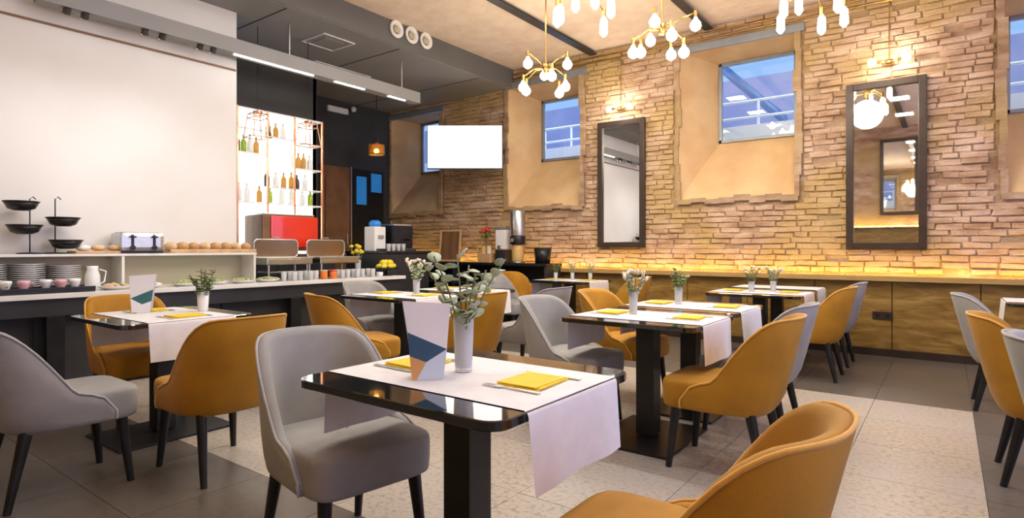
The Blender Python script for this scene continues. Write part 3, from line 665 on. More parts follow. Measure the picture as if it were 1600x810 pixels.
for k, (xx, yy, lb) in enumerate(((-4.10, 6.50, 'first'), (-3.92, 6.62, 'second'), (-3.70, 6.70, 'third'))):
    vase(xx, yy, 0.7545, 0.026, 0.10, lb + ' vase from the coffee machines on the far table')
    sprig(xx, yy, 0.76, 0.24, 0.06, 5, 8, 20 + k, 'thin posy in the %s vase from the coffee machines on the far table' % lb, False, 0.65, 'blossom' if k else None, 'leaf_dark' if k == 0 else 'leaf')
# ---- menu cards
def menu(x, y, z, rz, cols, label, flip=1):
    t = thing('menu_card', label, 'menu', (x, y, z), rz, 'menu cards on tables')
    # leaf in local x (width) and z (height), leaning back along +y
    def leaf(lean, yoff, nm, printed):
        Z = 0.245; mb = MB()
        P = lambda u, h: (flip * u, yoff + lean * h, h)
        T = 0.002
        W0, W1 = 0.050, 0.075
        def quad(pts, mi):
            n = len(pts); f = [P(*p) for p in pts]; b = [(q[0], q[1] + T, q[2]) for q in f]
            mb.add(f + b, [list(range(n)), [n + i for i in range(n)][::-1]] + [(i, (i + 1) % n, n + (i + 1) % n, n + i) for i in range(n)], mi=mi)
        if printed:
            quad([(-0.060, 0.150), (0.0665, 0.095), (0.078, 0.24), (-0.078, 0.25)], 0)
            quad([(-0.060, 0.150), (-0.053, 0.075), (0.0, 0.055), (0.0665, 0.095)], 1)
            quad([(-0.053, 0.075), (-0.045, 0.0), (-0.03, 0.0), (0.0, 0.055)], 2)
            quad([(-0.03, 0.0), (0.055, 0.0), (0.0665, 0.095), (0.0, 0.055)], 3)
        else: quad([(-0.045, 0), (0.055, 0), (0.078, 0.24), (-0.078, 0.25)], 0)
        return mb.build(nm, cols, t)
    leaf(0.16, -0.045, 'front_leaf', True); leaf(-0.16, 0.038, 'back_leaf', False)
menu(-1.375, 1.385, 0.7545, R(44), [M['card'], M['card_blue'], M['card_orange'], M['card_pale']], 'white folded menu card with blue and ochre print on the front table')
menu(-4.24, 1.66, 0.7545, R(58), [M['card'], M['card_teal'], M['card'], M['card']], 'white folded menu card with teal print, before the buffet', -1)

# ================================================================ WALL OBJECTS
def wall_mirror(x0, x1, z0, z1, label, y=WY - 0.05, s=1):
    t = thing('wall_mirror', label, 'mirror', ((x0 + x1) / 2, y, z0), 0, 'tall framed mirrors'); hw = (x1 - x0) / 2; h = z1 - z0; fw = 0.075
    f = MB()
    for xx in (-hw + fw / 2, hw - fw / 2): f.box((xx, 0, h / 2), (fw, 0.06, h), 0.008)
    for zz in (fw / 2, h - fw / 2): f.box((0, 0, zz), (2 * hw - 2 * fw, 0.055, fw), 0.006)
    f.build('frame', M['frame_brown'], t)
    MB().box((0, 0.012 * s, h / 2), (2 * hw - 2 * fw + .01, 0.02, h - 2 * fw + .01)).build('glass', M['mirror'], t)
    return t
wall_mirror(-4.04, -3.32, 1.18, 2.97, 'tall dark-framed mirror left of the window, reflecting the buffet wall')
wall_mirror(-0.91, -0.165, 1.16, 3.0, 'tall dark-framed mirror reflecting another mirror and the glowing ledge')
wall_mirror(-1.28, -0.52, 1.95, 3.74, 'dark-framed mirror on the wall behind the viewer, visible in reflection', -1.36, -1)
def sconce(x, z, label):
    t = thing('wall_lamp', label, 'lamp', (x, WY - 0.05, z), 0, 'wall lamps above the mirrors')
    MB().lathe([(0.02, -0.03), (0.045, -0.015), (0.05, 0), (0.045, 0.015), (0.02, 0.03)], (0, -0.04, 0), 14).build('boss', M['brass'], t)
    MB().tube((0, 0.04, 0), (0, -0.04, 0), 0.012, n=8).build('bracket', M['brass'], t)
    for s in (-1, 1):
        a = MB().tube((0, -0.05, 0), (s * 0.085, -0.06, 0.012), 0.008, n=8).tube((s * .075, -0.06, 0.01), (s * .115, -0.06, 0.014), 0.016, n=10).build('arm', M['brass'], t)
        MB().ball((s * 0.155, -0.06, 0.016), 0.042, 12, 8).build('bulb', M['bulb'], a)
    MB().tube((0, -0.012, 0.02), (0, -0.012, ZC - z - 0.02), 0.006, n=6).build('cable', M['brass'], t)
    l = bpy.data.lights.new('sconce_light', 'POINT'); l.energy = 10; l.color = (1, 0.88, 0.70); l.shadow_soft_size = 0.06
    o = bpy.data.objects.new('sconce_light', l); COL.objects.link(o); o.location = (x, WY - 0.24, z + 0.0)
sconce(-0.50, 3.18, 'brass twin-bulb wall lamp above the mirror reflecting another mirror')
sconce(-3.68, 3.12, 'brass twin-bulb wall lamp above the mirror left of the window')
t = thing('wall_socket', 'black double socket plate in the wood wainscot', 'socket', (-0.56, WY - 0.072, 0.44))
MB().box((0, 0, 0), (0.19, 0.012, 0.085), 0.004).build('plate', M['frame_brown'], t)
for xx in (-0.045, 0.045): MB().tube((xx, -0.003, 0), (xx, -0.009, 0), 0.022, n=14).build('outlet', M['black_metal'], t)
# television
t = thing('television', 'wall television with a blank white screen', 'television', (-6.00, 6.88, 2.735), R(36.5))
MB().box((0, 0.03, 0), (1.17, 0.05, 0.68), 0.008).build('housing', M['dark_metal'], t)
MB().box((0, 0.002, 0.004), (1.145, 0.012, 0.655), 0.002).build('screen', M['screen'], t)
MB().box((0, 0.43, 0.0), (0.08, 0.74, 0.08), 0.006).build('wall_arm', M['black_metal'], t)
MB().box((0, 0.07, 0.0), (0.3, 0.03, 0.3), 0.004).build('bracket', M['black_metal'], t)

# ================================================================ CEILING OBJECTS
def chandelier(x, y, z, seed, label, long=False):
    t = thing('chandelier', label, 'chandelier', (x, y, z), 0, 'brass bulb chandeliers'); rr = random.Random(seed)
    MB().tube((0, 0, 0), (0, 0, ZC - z - 0.02), 0.009, n=8).build('rod', M['brass'], t)
    MB().lathe([(0.01, 0.0), (0.065, 0.008), (0.065, 0.03)], (0, 0, ZC - z - 0.03), 16).build('ceiling_rose', M['brass'], t)
    MB().lathe([(0.012, -0.06), (0.03, -0.05), (0.03, 0.05), (0.012, 0.06)], (0, 0, 0), 12).build('hub', M['brass'], t)
    for k in range(8):
        a = 2 * PI * k / 8 + rr.uniform(-.15, .15); r_ = rr.uniform(.20, .32); dz = 0.10 if k % 3 == 0 else -rr.uniform(.02, .12)
        e = Vector((r_ * math.cos(a), r_ * math.sin(a), dz))
        arm = MB().path([(0, 0, 0), (e.x * .5, e.y * .5, dz * .35 + .03), e], 0.007, 6).tube(e + Vector((0, 0, .02)), e - Vector((0, 0, .045)), 0.018, 0.016, 10).build('arm', M['brass'], t)
        if long: MB().lathe([(0.012, 0), (0.03, -0.03), (0.034, -0.14), (0.012, -0.17)], tuple(e - Vector((0, 0, .045))), 12).build('bulb', M['bulb'], arm)
        else: MB().lathe([(0.014, 0), (0.022, -0.02), (0.048, -0.055), (0.052, -0.08), (0.042, -0.108), (0.012, -0.128)], tuple(e - Vector((0, 0, .045))), 12).build('bulb', M['bulb'], arm)
    l = bpy.data.lights.new('chandelier_light', 'POINT'); l.energy = 30; l.color = (1, 0.87, 0.70); l.shadow_soft_size = 0.2
    o = bpy.data.objects.new('chandelier_light', l); COL.objects.link(o); o.location = (x, y, z - 0.3)
chandelier(-3.6, 5.5, 3.18, 1, 'brass chandelier of round bulbs in front of the narrow blue window')
chandelier(-2.2, 5.4, 3.28, 2, 'brass chandelier of round bulbs between the two ceiling bars')
chandelier(-0.9, 5.5, 3.35, 3, 'brass chandelier of long tube bulbs near the mirror reflecting a mirror', True)
chandelier(-2.37, 4.2, 3.30, 4, 'brass chandelier cut by the picture top, with long tube bulbs', True)
# suspended light track over the buffet
t = thing('light_track', 'long dark suspended light track above the buffet', 'track light', (-6.0, 3.7, 3.2))
MB().box((0, 0, 0.075), (0.15, 4.3, 0.15), 0.004).build('channel', M['grey_track'] if 'grey_track' in M else M['grey_paint'], t)
for y0, y1 in ((-0.5, 0.45), (0.75, 1.2), (1.6, 1.9)): MB().box((0.03, (y0 + y1) / 2, -0.004), (0.03, y1 - y0, 0.01)).build('light_bar', M['coolled'], t)
for yy in (-1.95, -1.82, -1.35, -1.2, -0.85, -0.72):
    s = MB().tube((0.045, yy, 0.0), (0.02, yy, -0.045), 0.028, 0.03, 12).build('spot_head', M['dark_metal'], t)
    MB().tube((0.02, yy, -0.045), (0.0195, yy, -0.047), 0.024, n=12).build('spot_lens', M['coolled'], s)
for yy in (-1.8, 0.16, 1.87): MB().tube((0, yy, 0.15), (0, yy, 0.53), 0.010, n=6).build('hanger', M['steel'], t)
for yy in (1.7, 2.2, 2.7):
    l = bpy.data.lights.new('track_spot', 'SPOT'); l.energy = 22; l.color = (1, 0.99, 0.97); l.spot_size = R(84); l.spot_blend = 1.0; l.shadow_soft_size = 0.1
    o = bpy.data.objects.new('track_spot', l); COL.objects.link(o); o.location = (-4.9, yy - 0.2, 3.1); o.rotation_euler = Vector((-1.0, 0, -1.35)).to_track_quat('-Z', 'Y').to_euler()
# air nozzles on the fascia
nz = MB().lathe([(0.055, -0.02), (0.06, 0.01), (0.098, 0.028), (0.11, 0.02), (0.11, 0.0), (0.10, -0.01)], (0, 0, 0), 24)
for k, (yy, lb) in enumerate(((5.08, 'nearest the room front'), (5.34, 'in the middle of three'), (5.60, 'closest to the television'))):
    t = thing('air_nozzle', 'round white air nozzle on the dark ceiling edge, ' + lb, 'air vent', (-5.575, yy, 3.93), 0, 'air nozzles'); t.rotation_euler = (0, R(90), 0)
    nz.build('ring', M['nozzle'] if 'nozzle' in M else M['white'], t); MB().lathe([(0.05, 0.0), (0.04, 0.018), (0.01, 0.026)], (0, 0, 0), 16).build('core', M['pale_panel'], t)
t = thing('ceiling_grille', 'square white-edged grille in the dark soffit', 'air vent', (-6.16, 4.5, 3.728))
g = MB()
for xx in (-.22, .22): g.box((xx, 0, -0.006), (0.02, 0.46, 0.012))
for yy in (-.22, .22): g.box((0, yy, -0.006), (0.42, 0.02, 0.012))
g.build('rim', M['white'], t); MB().box((0, 0, -0.002), (0.42, 0.42, 0.004)).build('plate', M['grey_paint'], t)
MB().box((0, 0, -0.008), (0.26, 0.26, 0.010), 0.003).build('diffuser', M['grey_paint'], t)
t = thing('slot_vent', 'long narrow white-edged slot vent in the dark soffit', 'air vent', (-6.97, 5.32, 3.728), 0)
g = MB()
for xx in (-.06, .06): g.box((xx, 0, -0.006), (0.016, 0.95, 0.012))
for yy in (-.475, .475): g.box((0, yy, -0.006), (0.12, 0.016, 0.012))
g.build('rim', M['white'], t); MB().box((0, 0, -0.002), (0.10, 0.93, 0.004)).build('slot', M['black_metal'], t)
# amber pendant in the passage
t = thing('pendant_lamp', 'small glowing amber glass pendant before the dark doorway', 'lamp', (-7.55, 6.45, 2.72))
MB().lathe([(0.03, 0.16), (0.13, 0.15), (0.135, 0.02), (0.13, -0.02), (0.128, 0.0), (0.122, 0.14)], (0, 0, 0), 20).build('shade', M['amber_glass'], t)
MB().ball((0, 0, 0.06), 0.045, 12, 8).build('bulb', M['bulb'], t); MB().tube((0, 0, 0.15), (0, 0, 1.0), 0.006, n=6).build('cord', M['black_metal'], t)
MB().lathe([(0.02, 0.15), (0.05, 0.16), (0.03, 0.2)], (0, 0, 0), 12).build('cap', M['copper'], t)
t = thing('emergency_light', 'white twin emergency light on the black wall above the door', 'lamp', (-8.44, 6.35, 3.55))
MB().box((0, 0, 0), (0.06, 0.42, 0.10), 0.01).build('body', M['white'], t); MB().ball((0.05, 0.30, 0.06), 0.05, 10, 6).build('lens', M['white'], t)

# ================================================================ BAR BACK
t = thing('bar_shelf', 'tall backlit bottle shelf with copper frame behind the bar', 'shelf', (-6.80, 4.2, 1.10))
MB().box((-0.125, 0, 0.875), (0.02, 1.19, 1.75)).build('backlit_panel', M['backlit'], t)
for yy in (-0.58, -0.20, 0.17, 0.58):
    MB().box((0.12, yy, 0.875), (0.02, 0.022, 1.75), 0.003).build('upright', M['copper'], t)
for (y0, y1, zz) in ((-.58, .58, .62), (-.20, .58, .82), (.17, .58, 1.09), (-.58, -.20, 1.21), (-.20, .17, 1.44), (-.58, .58, 1.74), (-.58, -.2, 1.5), (.17, .58, 1.42)):
    MB().box((0.0, (y0 + y1) / 2, zz), (0.24, y1 - y0, 0.018), 0.003).build('shelf_board', M['white'], t)
def bottle_mesh(h, r, mt):
    return MB().lathe([(r * .9, 0), (r, 0.006), (r, h * .56), (r * .8, h * .66), (r * .36, h * .76), (r * .34, h * .96), (r * .42, h * .965), (r * .42, h)], (0, 0, 0), 14).mesh('bottle', M[mt])
jar_me = MB().lathe([(0.035, 0), (0.04, 0.01), (0.045, 0.10), (0.03, 0.12), (0.03, 0.13)], (0, 0, 0), 14).mesh('jar', M['bottle_clear'])
BM = {k: bottle_mesh(0.27, 0.038, 'bottle_' + k) for k in ('green', 'amber', 'dark', 'clear')}
rows = [(1.229 + 1.10, [(-.52, 'dark'), (-.44, 'green'), (-.36, 'clear'), (-.28, 'amber')], 'on the left tall shelf'), (1.459 + 1.10, [(-.12, 'dark'), (-.02, 'amber'), (.08, 'clear')], 'on the upper middle shelf'),
        (1.109 + 1.10, [(.23, 'clear'), (.30, 'amber'), (.38, 'amber'), (.47, 'clear')], 'on the shelf under the right rack'), (.839 + 1.10, [(-.14, 'dark'), (-.02, 'clear'), (.09, 'amber'), (.20, 'amber'), (.28, 'dark'), (.4, 'clear')], 'on the middle shelf'),
        (.639 + 1.10, [(-.5, 'clear'), (-.40, 'clear'), (-.24, 'amber'), (-.10, 'green'), (.06, 'clear'), (.2, 'clear'), (.36, 'clear'), (.48, 'green')], 'on the lowest shelf')]
for z, its, ph in rows:
    for q, (dy, kd) in enumerate(its):
        o = link('bottle', BM[kd], None, (-6.80, 4.2 + dy, z), (0, 0, 0), (.92, .92, random.uniform(.68, .86)))
        same = [i for i, b in enumerate(its) if b[1] == kd]; ordn = ('', 'first ', 'second ', 'third ', 'fourth ', 'fifth ')[same.index(q) + 1 if len(same) > 1 else 0]
        tag(o, '%s%s bottle of the row %s behind the bar' % (ordn, {'green': 'green', 'amber': 'amber', 'dark': 'black', 'clear': 'pale'}[kd], ph), 'bottle', 'bottles behind the bar')
t = thing('bar_cabinet', 'dark cabinet under the backlit bottle shelf', 'cabinet', (-6.68, 4.2, 0))
MB().box((0, 0, 0.53), (0.44, 1.25, 1.06), 0.005).build('body', M['black_body'], t); MB().box((0.02, 0, 1.08), (0.50, 1.27, 0.035), 0.004).build('worktop', M['door_wood'], t)
for yy in (-.41, 0, .41): MB().box((0.225, yy, 0.55), (0.018, 0.39, 0.95), 0.004).build('door', M['black_body'], t)
for yy, lb in ((3.68, 'left'), (4.34, 'right')):
    t = thing('wire_lantern', 'copper wire rack lantern hanging over the %s bar shelf' % ('left' if lb == 'left' else 'right'), 'lantern', (-6.35, yy, 2.44), 0, 'copper wire lanterns')
    f = MB(); hw, tw, H_ = 0.11, 0.075, 0.27
    for sx in (-1, 1):
        for sy in (-1, 1): f.tube((sx * hw, sy * hw, 0), (sx * tw, sy * tw, H_), 0.006, n=6)
    for (q, zz) in ((hw, 0), (tw, H_), (tw * 1.08, H_ - .05)): f.path([(q, q, zz), (-q, q, zz), (-q, -q, zz), (q, -q, zz)], 0.006, 6, True)
    f.build('wire_frame', M['copper'], t); MB().tube((0, 0, H_), (0, 0, 3.72 - 2.44), 0.004, n=6).build('cord', M['black_metal'], t)
    MB().tube((0, 0, H_ - .005), (0, 0, H_ + .03), 0.05, n=14).build('cap', M['copper'], t)
# red machine
t = thing('coffee_machine', 'glossy red coffee machine on the bar cabinet', 'coffee machine', (-6.62, 4.14, 1.0975))
MB().box((0, 0, 0.255), (0.40, 0.72, 0.43), 0.02).build('body', M['door_wood'], t)
MB().box((0.205, 0.06, 0.27), (0.03, 0.64, 0.38), 0.014).build('front_panel', M['red'], t)
MB().box((0.02, 0, 0.48), (0.36, 0.68, 0.02), 0.006).build('cup_tray', M['steel'], t)
for sx in (-1, 1):
    for sy in (-1, 1): MB().tube((sx * .15, sy * .3, 0), (sx * .15, sy * .3, .045), 0.022, n=10).build('foot', M['black_metal'], t)

# ================================================================ BUFFET
CZ = 0.82
t = thing('buffet_counter', 'long buffet counter with white stone top and black front', 'counter', (-5.88, 2.2, 0))
MB().box((0, 0, CZ - 0.02), (0.60, 6.1, 0.04), 0.005).build('worktop', M['stone'], t)
MB().box((-0.02, 0, CZ - 0.11), (0.54, 6.06, 0.14), 0.004).build('fascia', M['black_body'], t)
MB().box((-0.1, 0, 0.36), (0.40, 6.0, 0.64), 0.004).build('body', M['black_body'], t)
for k in range(8): MB().box((0.108, -2.6 + k * .745, 0.36), (0.018, 0.72, 0.60), 0.004).build('door', M['body_door'] if 'body_door' in M else M['black_body'], t)
for yy in (-2.9, -0.62, 1.5, 2.95): MB().box((0.22, yy, 0.32), (0.07, 0.12, 0.64), 0.004).build('leg', M['black_metal'], t)
t = thing('serving_shelf', 'white raised serving shelf on the buffet against the white wall', 'shelf', (-6.04, 1.2, CZ))
MB().box((0, 0, 0.295), (0.28, 4.42, 0.022), 0.003).build('top_board', M['stone'], t)
for yy in (-2.1, -.62, 0.95, 2.19): MB().box((0, yy, 0.142), (0.27, 0.022, 0.284)).build('divider', M['stone'], t)
MB().box((-0.125, 0, 0.142), (0.016, 4.36, 0.284)).build('back_panel', M['pale_panel'], t)
SZ = CZ + 0.307
def bowl_stand(y, bowls, H, lab):
    t = thing('bowl_stand', lab, 'stand', (-6.04, y, SZ), 0, 'black wire bowl stands')
    MB().lathe([(0.09, 0), (0.09, 0.008), (0.01, 0.014)], (0, 0, 0), 16).build('foot', M['black_metal'], t)
    MB().path([(0, 0, 0.01), (0, 0, H), (0.0, 0.02, H + .02), (0, 0.04, H)], 0.005, 6).build('pole', M['dark_metal'], t)
    for (dy, z) in bowls:
        b = MB().lathe([(0.05, 0), (0.09, 0.016), (0.118, 0.072), (0.112, 0.072), (0.085, 0.024), (0.045, 0.006)], (0.02, dy, z - .008), 20).build('bowl', M['black_metal'], t)
        MB().path([(0.02 + .118 * math.cos(a * PI / 8), dy + .118 * math.sin(a * PI / 8), z + .064) for a in range(16)], 0.006, 6, True).build('rim', M['black_metal'], b)
        MB().tube((0, 0, z + .03), (0.02, dy * .4, z + .03), 0.004, n=6).build('holder', M['dark_metal'], b)
bowl_stand(1.52, [(-.06, .36), (-.04, .17)], .45, 'black wire stand with two bowls at the buffet end by the plates')
bowl_stand(1.69, [(.05, .24), (.07, .05)], .46, 'black wire stand with two lower bowls beside the bread board')
t = thing('bread_board', 'wooden bread board between the bowl stands and the toaster', 'board', (-6.03, 2.0, SZ))
MB().box((0, 0, 0.012), (0.22, 0.40, 0.024), 0.006).build('board', M['board_wood'], t); MB().tube((0, .2, .012), (0, .25, .012), 0.012, n=8).build('handle', M['board_wood'], t)
for k, (dx, dy, mt, lb) in enumerate(((0.02, -.12, 'white', 'white butter dish on the bread board near the bowl stands'), (0.0, 0.0, 'pastry', 'pale bread roll in the middle of the bread board'), (0.03, .12, 'pastry', 'pale bread roll on the bread board next to the toaster'))):
    m = MB()
    m.ball((0, 0, 0.026), 0.05, 12, 7, (1, 1.15, 0.55), jit=0.03); o = m.build('bread_roll' if mt != 'white' else 'butter_dish', M[mt]); o.location = (-6.03 + dx, 2.0 + dy, SZ + .024); tag(o, lb, 'bread' if mt != 'white' else 'dish')
t = thing('toaster', 'steel four-slot toaster on the serving shelf', 'toaster', (-6.02, 2.31, SZ))
MB().box((0, 0, 0.105), (0.26, 0.36, 0.17), 0.035).build('body', M['steel'], t); MB().box((0, 0, 0.012), (0.24, 0.34, 0.024), 0.004).build('base', M['black_metal'], t)
for dy in (-.09, .09):
    MB().box((0.131, dy, 0.12), (0.012, 0.022, 0.10), 0.003).build('lever_slot', M['black_metal'], t)
    MB().box((0.142, dy, 0.15), (0.022, 0.05, 0.016), 0.004).build('lever', M['black_metal'], t)
    MB().tube((0.13, dy, 0.05), (0.148, dy, 0.05), 0.022, n=14).build('dial', M['black_metal'], t)
    for dx in (-.05, .05): MB().box((dx, dy, 0.189), (0.03, 0.14, 0.006)).build('slot', M['black_metal'], t)
t = thing('bread_tray', 'long wooden tray of loaves beside the toaster', 'tray', (-6.03, 2.98, SZ))
MB().box((0, 0, 0.008), (0.24, 0.86, 0.016), 0.004).build('tray_base', M['board_wood'], t)
for sx in (-.115, .115): MB().box((sx, 0, 0.022), (0.012, 0.86, 0.03), 0.003).build('tray_side', M['board_wood'], t)
for k in range(8):
    m = MB().ball((0, 0, 0.05), 0.055, 12, 7, (1.5, 0.88, 0.85), jit=0.03); o = m.build('loaf', M['bread'] if k % 3 else M['pastry'])
    o.location = (-6.03, 2.60 + k * .108, SZ + .010); o.rotation_euler = (0, 0, random.uniform(-.25, .25))
    tag(o, '%s loaf from the toaster in the long wooden tray' % ('first', 'second', 'third', 'fourth', 'fifth', 'sixth', 'seventh', 'eighth')[k], 'bread', 'loaves in the tray')
# plates stacks, cups, tray
plate = MB().lathe([(0.055, 0), (0.06, 0.004), (0.115, 0.014), (0.118, 0.017), (0.06, 0.009), (0.01, 0.008)], (0, 0, 0), 24).mesh('plate', M['white'])
for s, (yy, n, lb) in enumerate(((1.25, 13, 'stack nearest the buffet end'), (1.50, 13, 'stack under the first bowl stand'), (1.75, 12, 'stack beside the white cups'))):
    for k in range(n):
        o = link('plate', plate, None, (-6.02, yy, CZ + 0.001 + k * 0.0175)); tag(o, 'white plate in the ' + lb, 'plate', 'stacked plates under the serving shelf')
t = thing('serving_tray', 'black serving tray on the buffet edge near the plates', 'tray', (-5.76, 1.52, CZ))
MB().box((0, 0, 0.016), (0.26, 0.66, 0.03), 0.006).build('tray_base', M['black_metal'], t)
for sx in (-.125, .125): MB().box((sx, 0, 0.035), (0.012, 0.66, 0.02), 0.003).build('tray_rim', M['black_metal'], t)
cup_b = MB().lathe([(0.022, 0), (0.026, 0.006), (0.040, 0.05), (0.041, 0.072), (0.038, 0.072), (0.024, 0.01)], (0, 0, 0), 18)
cup_h = MB().path([(0.038, 0, .06), (0.06, 0, .058), (0.062, 0, .035), (0.036, 0, .022)], 0.005, 6)
for k, (dx, yy, mt, lb) in enumerate(((0.0, 1.30, 'white', 'white cup on the black tray near the buffet end'), (0.05, 1.40, 'pink', 'first pink cup on the black tray'), (-0.03, 1.56, 'white', 'white cup between two pink cups on the black tray'), (0.03, 1.64, 'pink', 'second pink cup on the black tray'), (-0.02, 1.75, 'white', 'white cup on the tray end next to the salads'))):
    t = thing('cup', lb, 'cup', (-5.76 + dx, yy, CZ + .031), k, 'cups on the black tray'); cup_b.build('cup_body', M[mt], t); cup_h.build('handle', M[mt], t)
t = thing('water_jug', 'white jug under the serving shelf behind the tray', 'jug', (-5.95, 1.93, CZ))
MB().lathe([(0.05, 0), (0.06, 0.02), (0.055, 0.12), (0.04, 0.17), (0.045, 0.2), (0.04, 0.2)], (0, 0, 0), 18).build('body', M['white'], t); MB().path([(0, .05, .17), (0, .10, .15), (0, .09, .06), (0, .058, .04)], 0.008, 6).build('handle', M['white'], t)
dish_me = MB().lathe([(0.07, 0), (0.08, 0.006), (0.125, 0.03), (0.12, 0.032), (0.07, 0.012)], (0, 0, 0), 24)
for k, (yy, mt, ph) in enumerate(((2.02, 'pastry', 'pale pastries'), (2.28, 'white', 'white cream cheese'), (2.60, 'salad', 'green salad behind the bouquet'), (2.88, 'salad', 'green salad right of the bouquet'), (3.16, 'salad', 'leafy salad, third in the row'), (3.44, 'salad', 'leafy salad before the first chafing dish'))):
    t = thing('serving_dish', 'white serving dish of %s on the buffet' % ph, 'dish', (-5.74, yy, CZ), 0, 'serving dishes on the buffet'); dish_me.build('dish_body', M['white'], t)
    m = MB(); rr = random.Random(k)
    for _ in range(26):
        a = rr.uniform(0, 6.3); q = 0.095 * math.sqrt(rr.random()); m.ball((q * math.cos(a), q * math.sin(a), 0.032 + 0.018 * (1 - q / .1)), 0.02, 6, 4, (1.2, 1, .55), jit=.25)
    f = m.build('food', M[mt], t); stuff(f)
# chafing dishes
def chafer(y, lab):
    t = thing('chafing_dish', lab, 'chafing dish', (-5.98, y, CZ), 0, 'chafing dishes')
    MB().box((0, 0, 0.205), (0.32, 0.56, 0.07), 0.012).build('water_pan', M['chafer'], t)
    MB().box((0, 0, 0.244), (0.345, 0.585, 0.012), 0.005).build('pan_rim', M['steel'], t)
    MB().box((0, 0, 0.09), (0.26, 0.44, 0.02), 0.004).build('burner_shelf', M['chafer'], t)
    for sx in (-.14, .14):
        for sy in (-.25, .25): MB().tube((sx, sy, 0), (sx, sy, 0.2), 0.011, n=8).build('leg', M['steel'], t)
    # raised rounded lid standing behind the pan
    pts = [(0.0, -0.27), (0.0, 0.27)]
    R_ = rrect(0.27, 0.10, 0.05, 5)
    m = MB(); vs = [(-0.12, x, 0.25 + 0.10 + z) for x, z in R_] + [(-0.155, x * .94, 0.35 + z * .9) for x, z in R_]; n = len(R_)
    m.add(vs, [list(range(n)), [n + i for i in range(n)][::-1]] + [(i, (i + 1) % n, n + (i + 1) % n, n + i) for i in range(n)])
    lid = m.build('lid', M['chafer_lid'] if 'chafer_lid' in M else M['chafer'], t)
    MB().path([(-0.118, x, 0.35 + z) for x, z in R_], 0.008, 6, True).build('lid_rim', M['steel'], lid)
    MB().path([(-0.14, -.05, .45), (-0.14, -.05, .475), (-0.14, .05, .475), (-0.14, .05, .45)], 0.007, 6).build('lid_handle', M['steel'], lid)
chafer(3.76, 'steel chafing dish with raised lid in front of the red coffee machine')
chafer(4.42, 'steel chafing dish with raised lid next to the yellow flowers')
glass_me = MB().lathe([(0.024, 0), (0.026, 0.004), (0.032, 0.10), (0.030, 0.10), (0.023, 0.008)], (0, 0, 0), 14)
gm = glass_me.mesh('drinking_glass', M['glass']); wh = MB().lathe([(0.03, 0), (0.036, 0.01), (0.042, 0.05), (0.038, 0.05), (0.03, 0.012)], (0, 0, 0), 14).mesh('bowl', M['white'])
k = 0
for yy in (3.62, 3.72, 3.82, 3.92, 4.02, 4.35, 4.46, 4.57, 4.68, 4.80):
    for dx in ((0.0, 0.085) if k % 2 else (0.04,)):
        o = link('drinking_glass', gm, None, (-5.77 + dx, yy, CZ + .0005)); tag(o, 'clear drinking glass in front of the %s chafing dish' % ('first' if yy < 4.1 else 'second'), 'glass', 'drinking glasses on the buffet')
    k += 1
jb = MB().lathe([(0.035, 0), (0.04, 0.008), (0.042, 0.07), (0.036, 0.085)], (0, 0, 0), 14)
jl = MB().lathe([(0.040, 0.085), (0.040, 0.10)], (0, 0, 0), 14)
for k, (dx, yy, lb) in enumerate(((0.02, 4.14, 'first'), (0.06, 4.24, 'second'), (-0.06, 4.19, 'third'))):
    t = thing('preserve_jar', 'small jar of orange preserve, %s of three between the glasses' % lb, 'jar', (-5.77 + dx, yy, CZ), 0, 'preserve jars'); jb.build('jar_body', M['juice'], t); jl.build('lid', M['red'] if k == 1 else M['pastry'], t)
for k, (dx, yy) in enumerate(((0.04, 4.95), (-0.06, 5.03))):
    o = link('bowl', wh, None, (-5.77 + dx, yy, CZ)); tag(o, ('front' if k == 0 else 'rear') + ' of two small white bowls near the lemons', 'bowl')
# yellow flowers
vase(-6.02, 4.84, CZ, 0.04, 0.20, 'clear vase of yellow flowers at the end of the buffet')
t = thing('flower_bouquet', 'yellow flower bouquet next to the second chafing dish', 'flowers', (-6.02, 4.84, CZ + .012), 0)
m = MB(); st_ = MB(); rr = random.Random(4)
for k in range(14):
    a = rr.uniform(0, 6.3); q = rr.uniform(.02, .10); e = Vector((q * math.cos(a), q * math.sin(a), rr.uniform(.26, .38))); st_.path([(0, 0, 0.01), e * .55, e], 0.003, 5); m.ball(e, 0.028, 8, 5, (1, 1, .7), jit=.2)
st_.build('stem', M['stem'], t); m.build('blossom', M['yellow'], t)
# lemons on a wire stand
t = thing('fruit_stand', 'black wire fruit stand of lemons at the buffet end', 'stand', (-5.80, 5.12, CZ))
MB().lathe([(0.09, 0), (0.09, 0.01), (0.012, 0.016), (0.01, 0.07)], (0, 0, 0), 16).build('foot', M['black_metal'], t)
MB().lathe([(0.02, 0.07), (0.12, 0.078), (0.16, 0.10), (0.157, 0.104), (0.11, 0.086), (0.02, 0.08)], (0, 0, 0), 24).build('dish', M['black_metal'], t)
lm = MB().lathe([(0.004, -0.045), (0.01, -0.040), (0.026, -0.026), (0.033, 0), (0.026, 0.026), (0.01, 0.040), (0.004, 0.045)], (0, 0, 0), 12).mesh('lemon', M['yellow'])
for v_ in lm.vertices: v_.co *= 1.18
lp = [(math.cos(a) * .085, math.sin(a) * .085, .122) for a in [k * PI / 3 for k in range(6)]] + [(0, 0, .122)] + [(math.cos(a) * .045, math.sin(a) * .045, .172) for a in [k * 2.1 + .4 for k in range(3)]]
for k, p in enumerate(lp):
    o = link('lemon', lm, None, (-5.80 + p[0], 5.12 + p[1], CZ + p[2] - .004), (1.4, k * .6, k * 1.3)); tag(o, 'yellow lemon in the lower layer of the black fruit stand' if k < 7 else 'yellow lemon heaped on top of the others on the black fruit stand', 'lemon', 'lemons on the fruit stand')
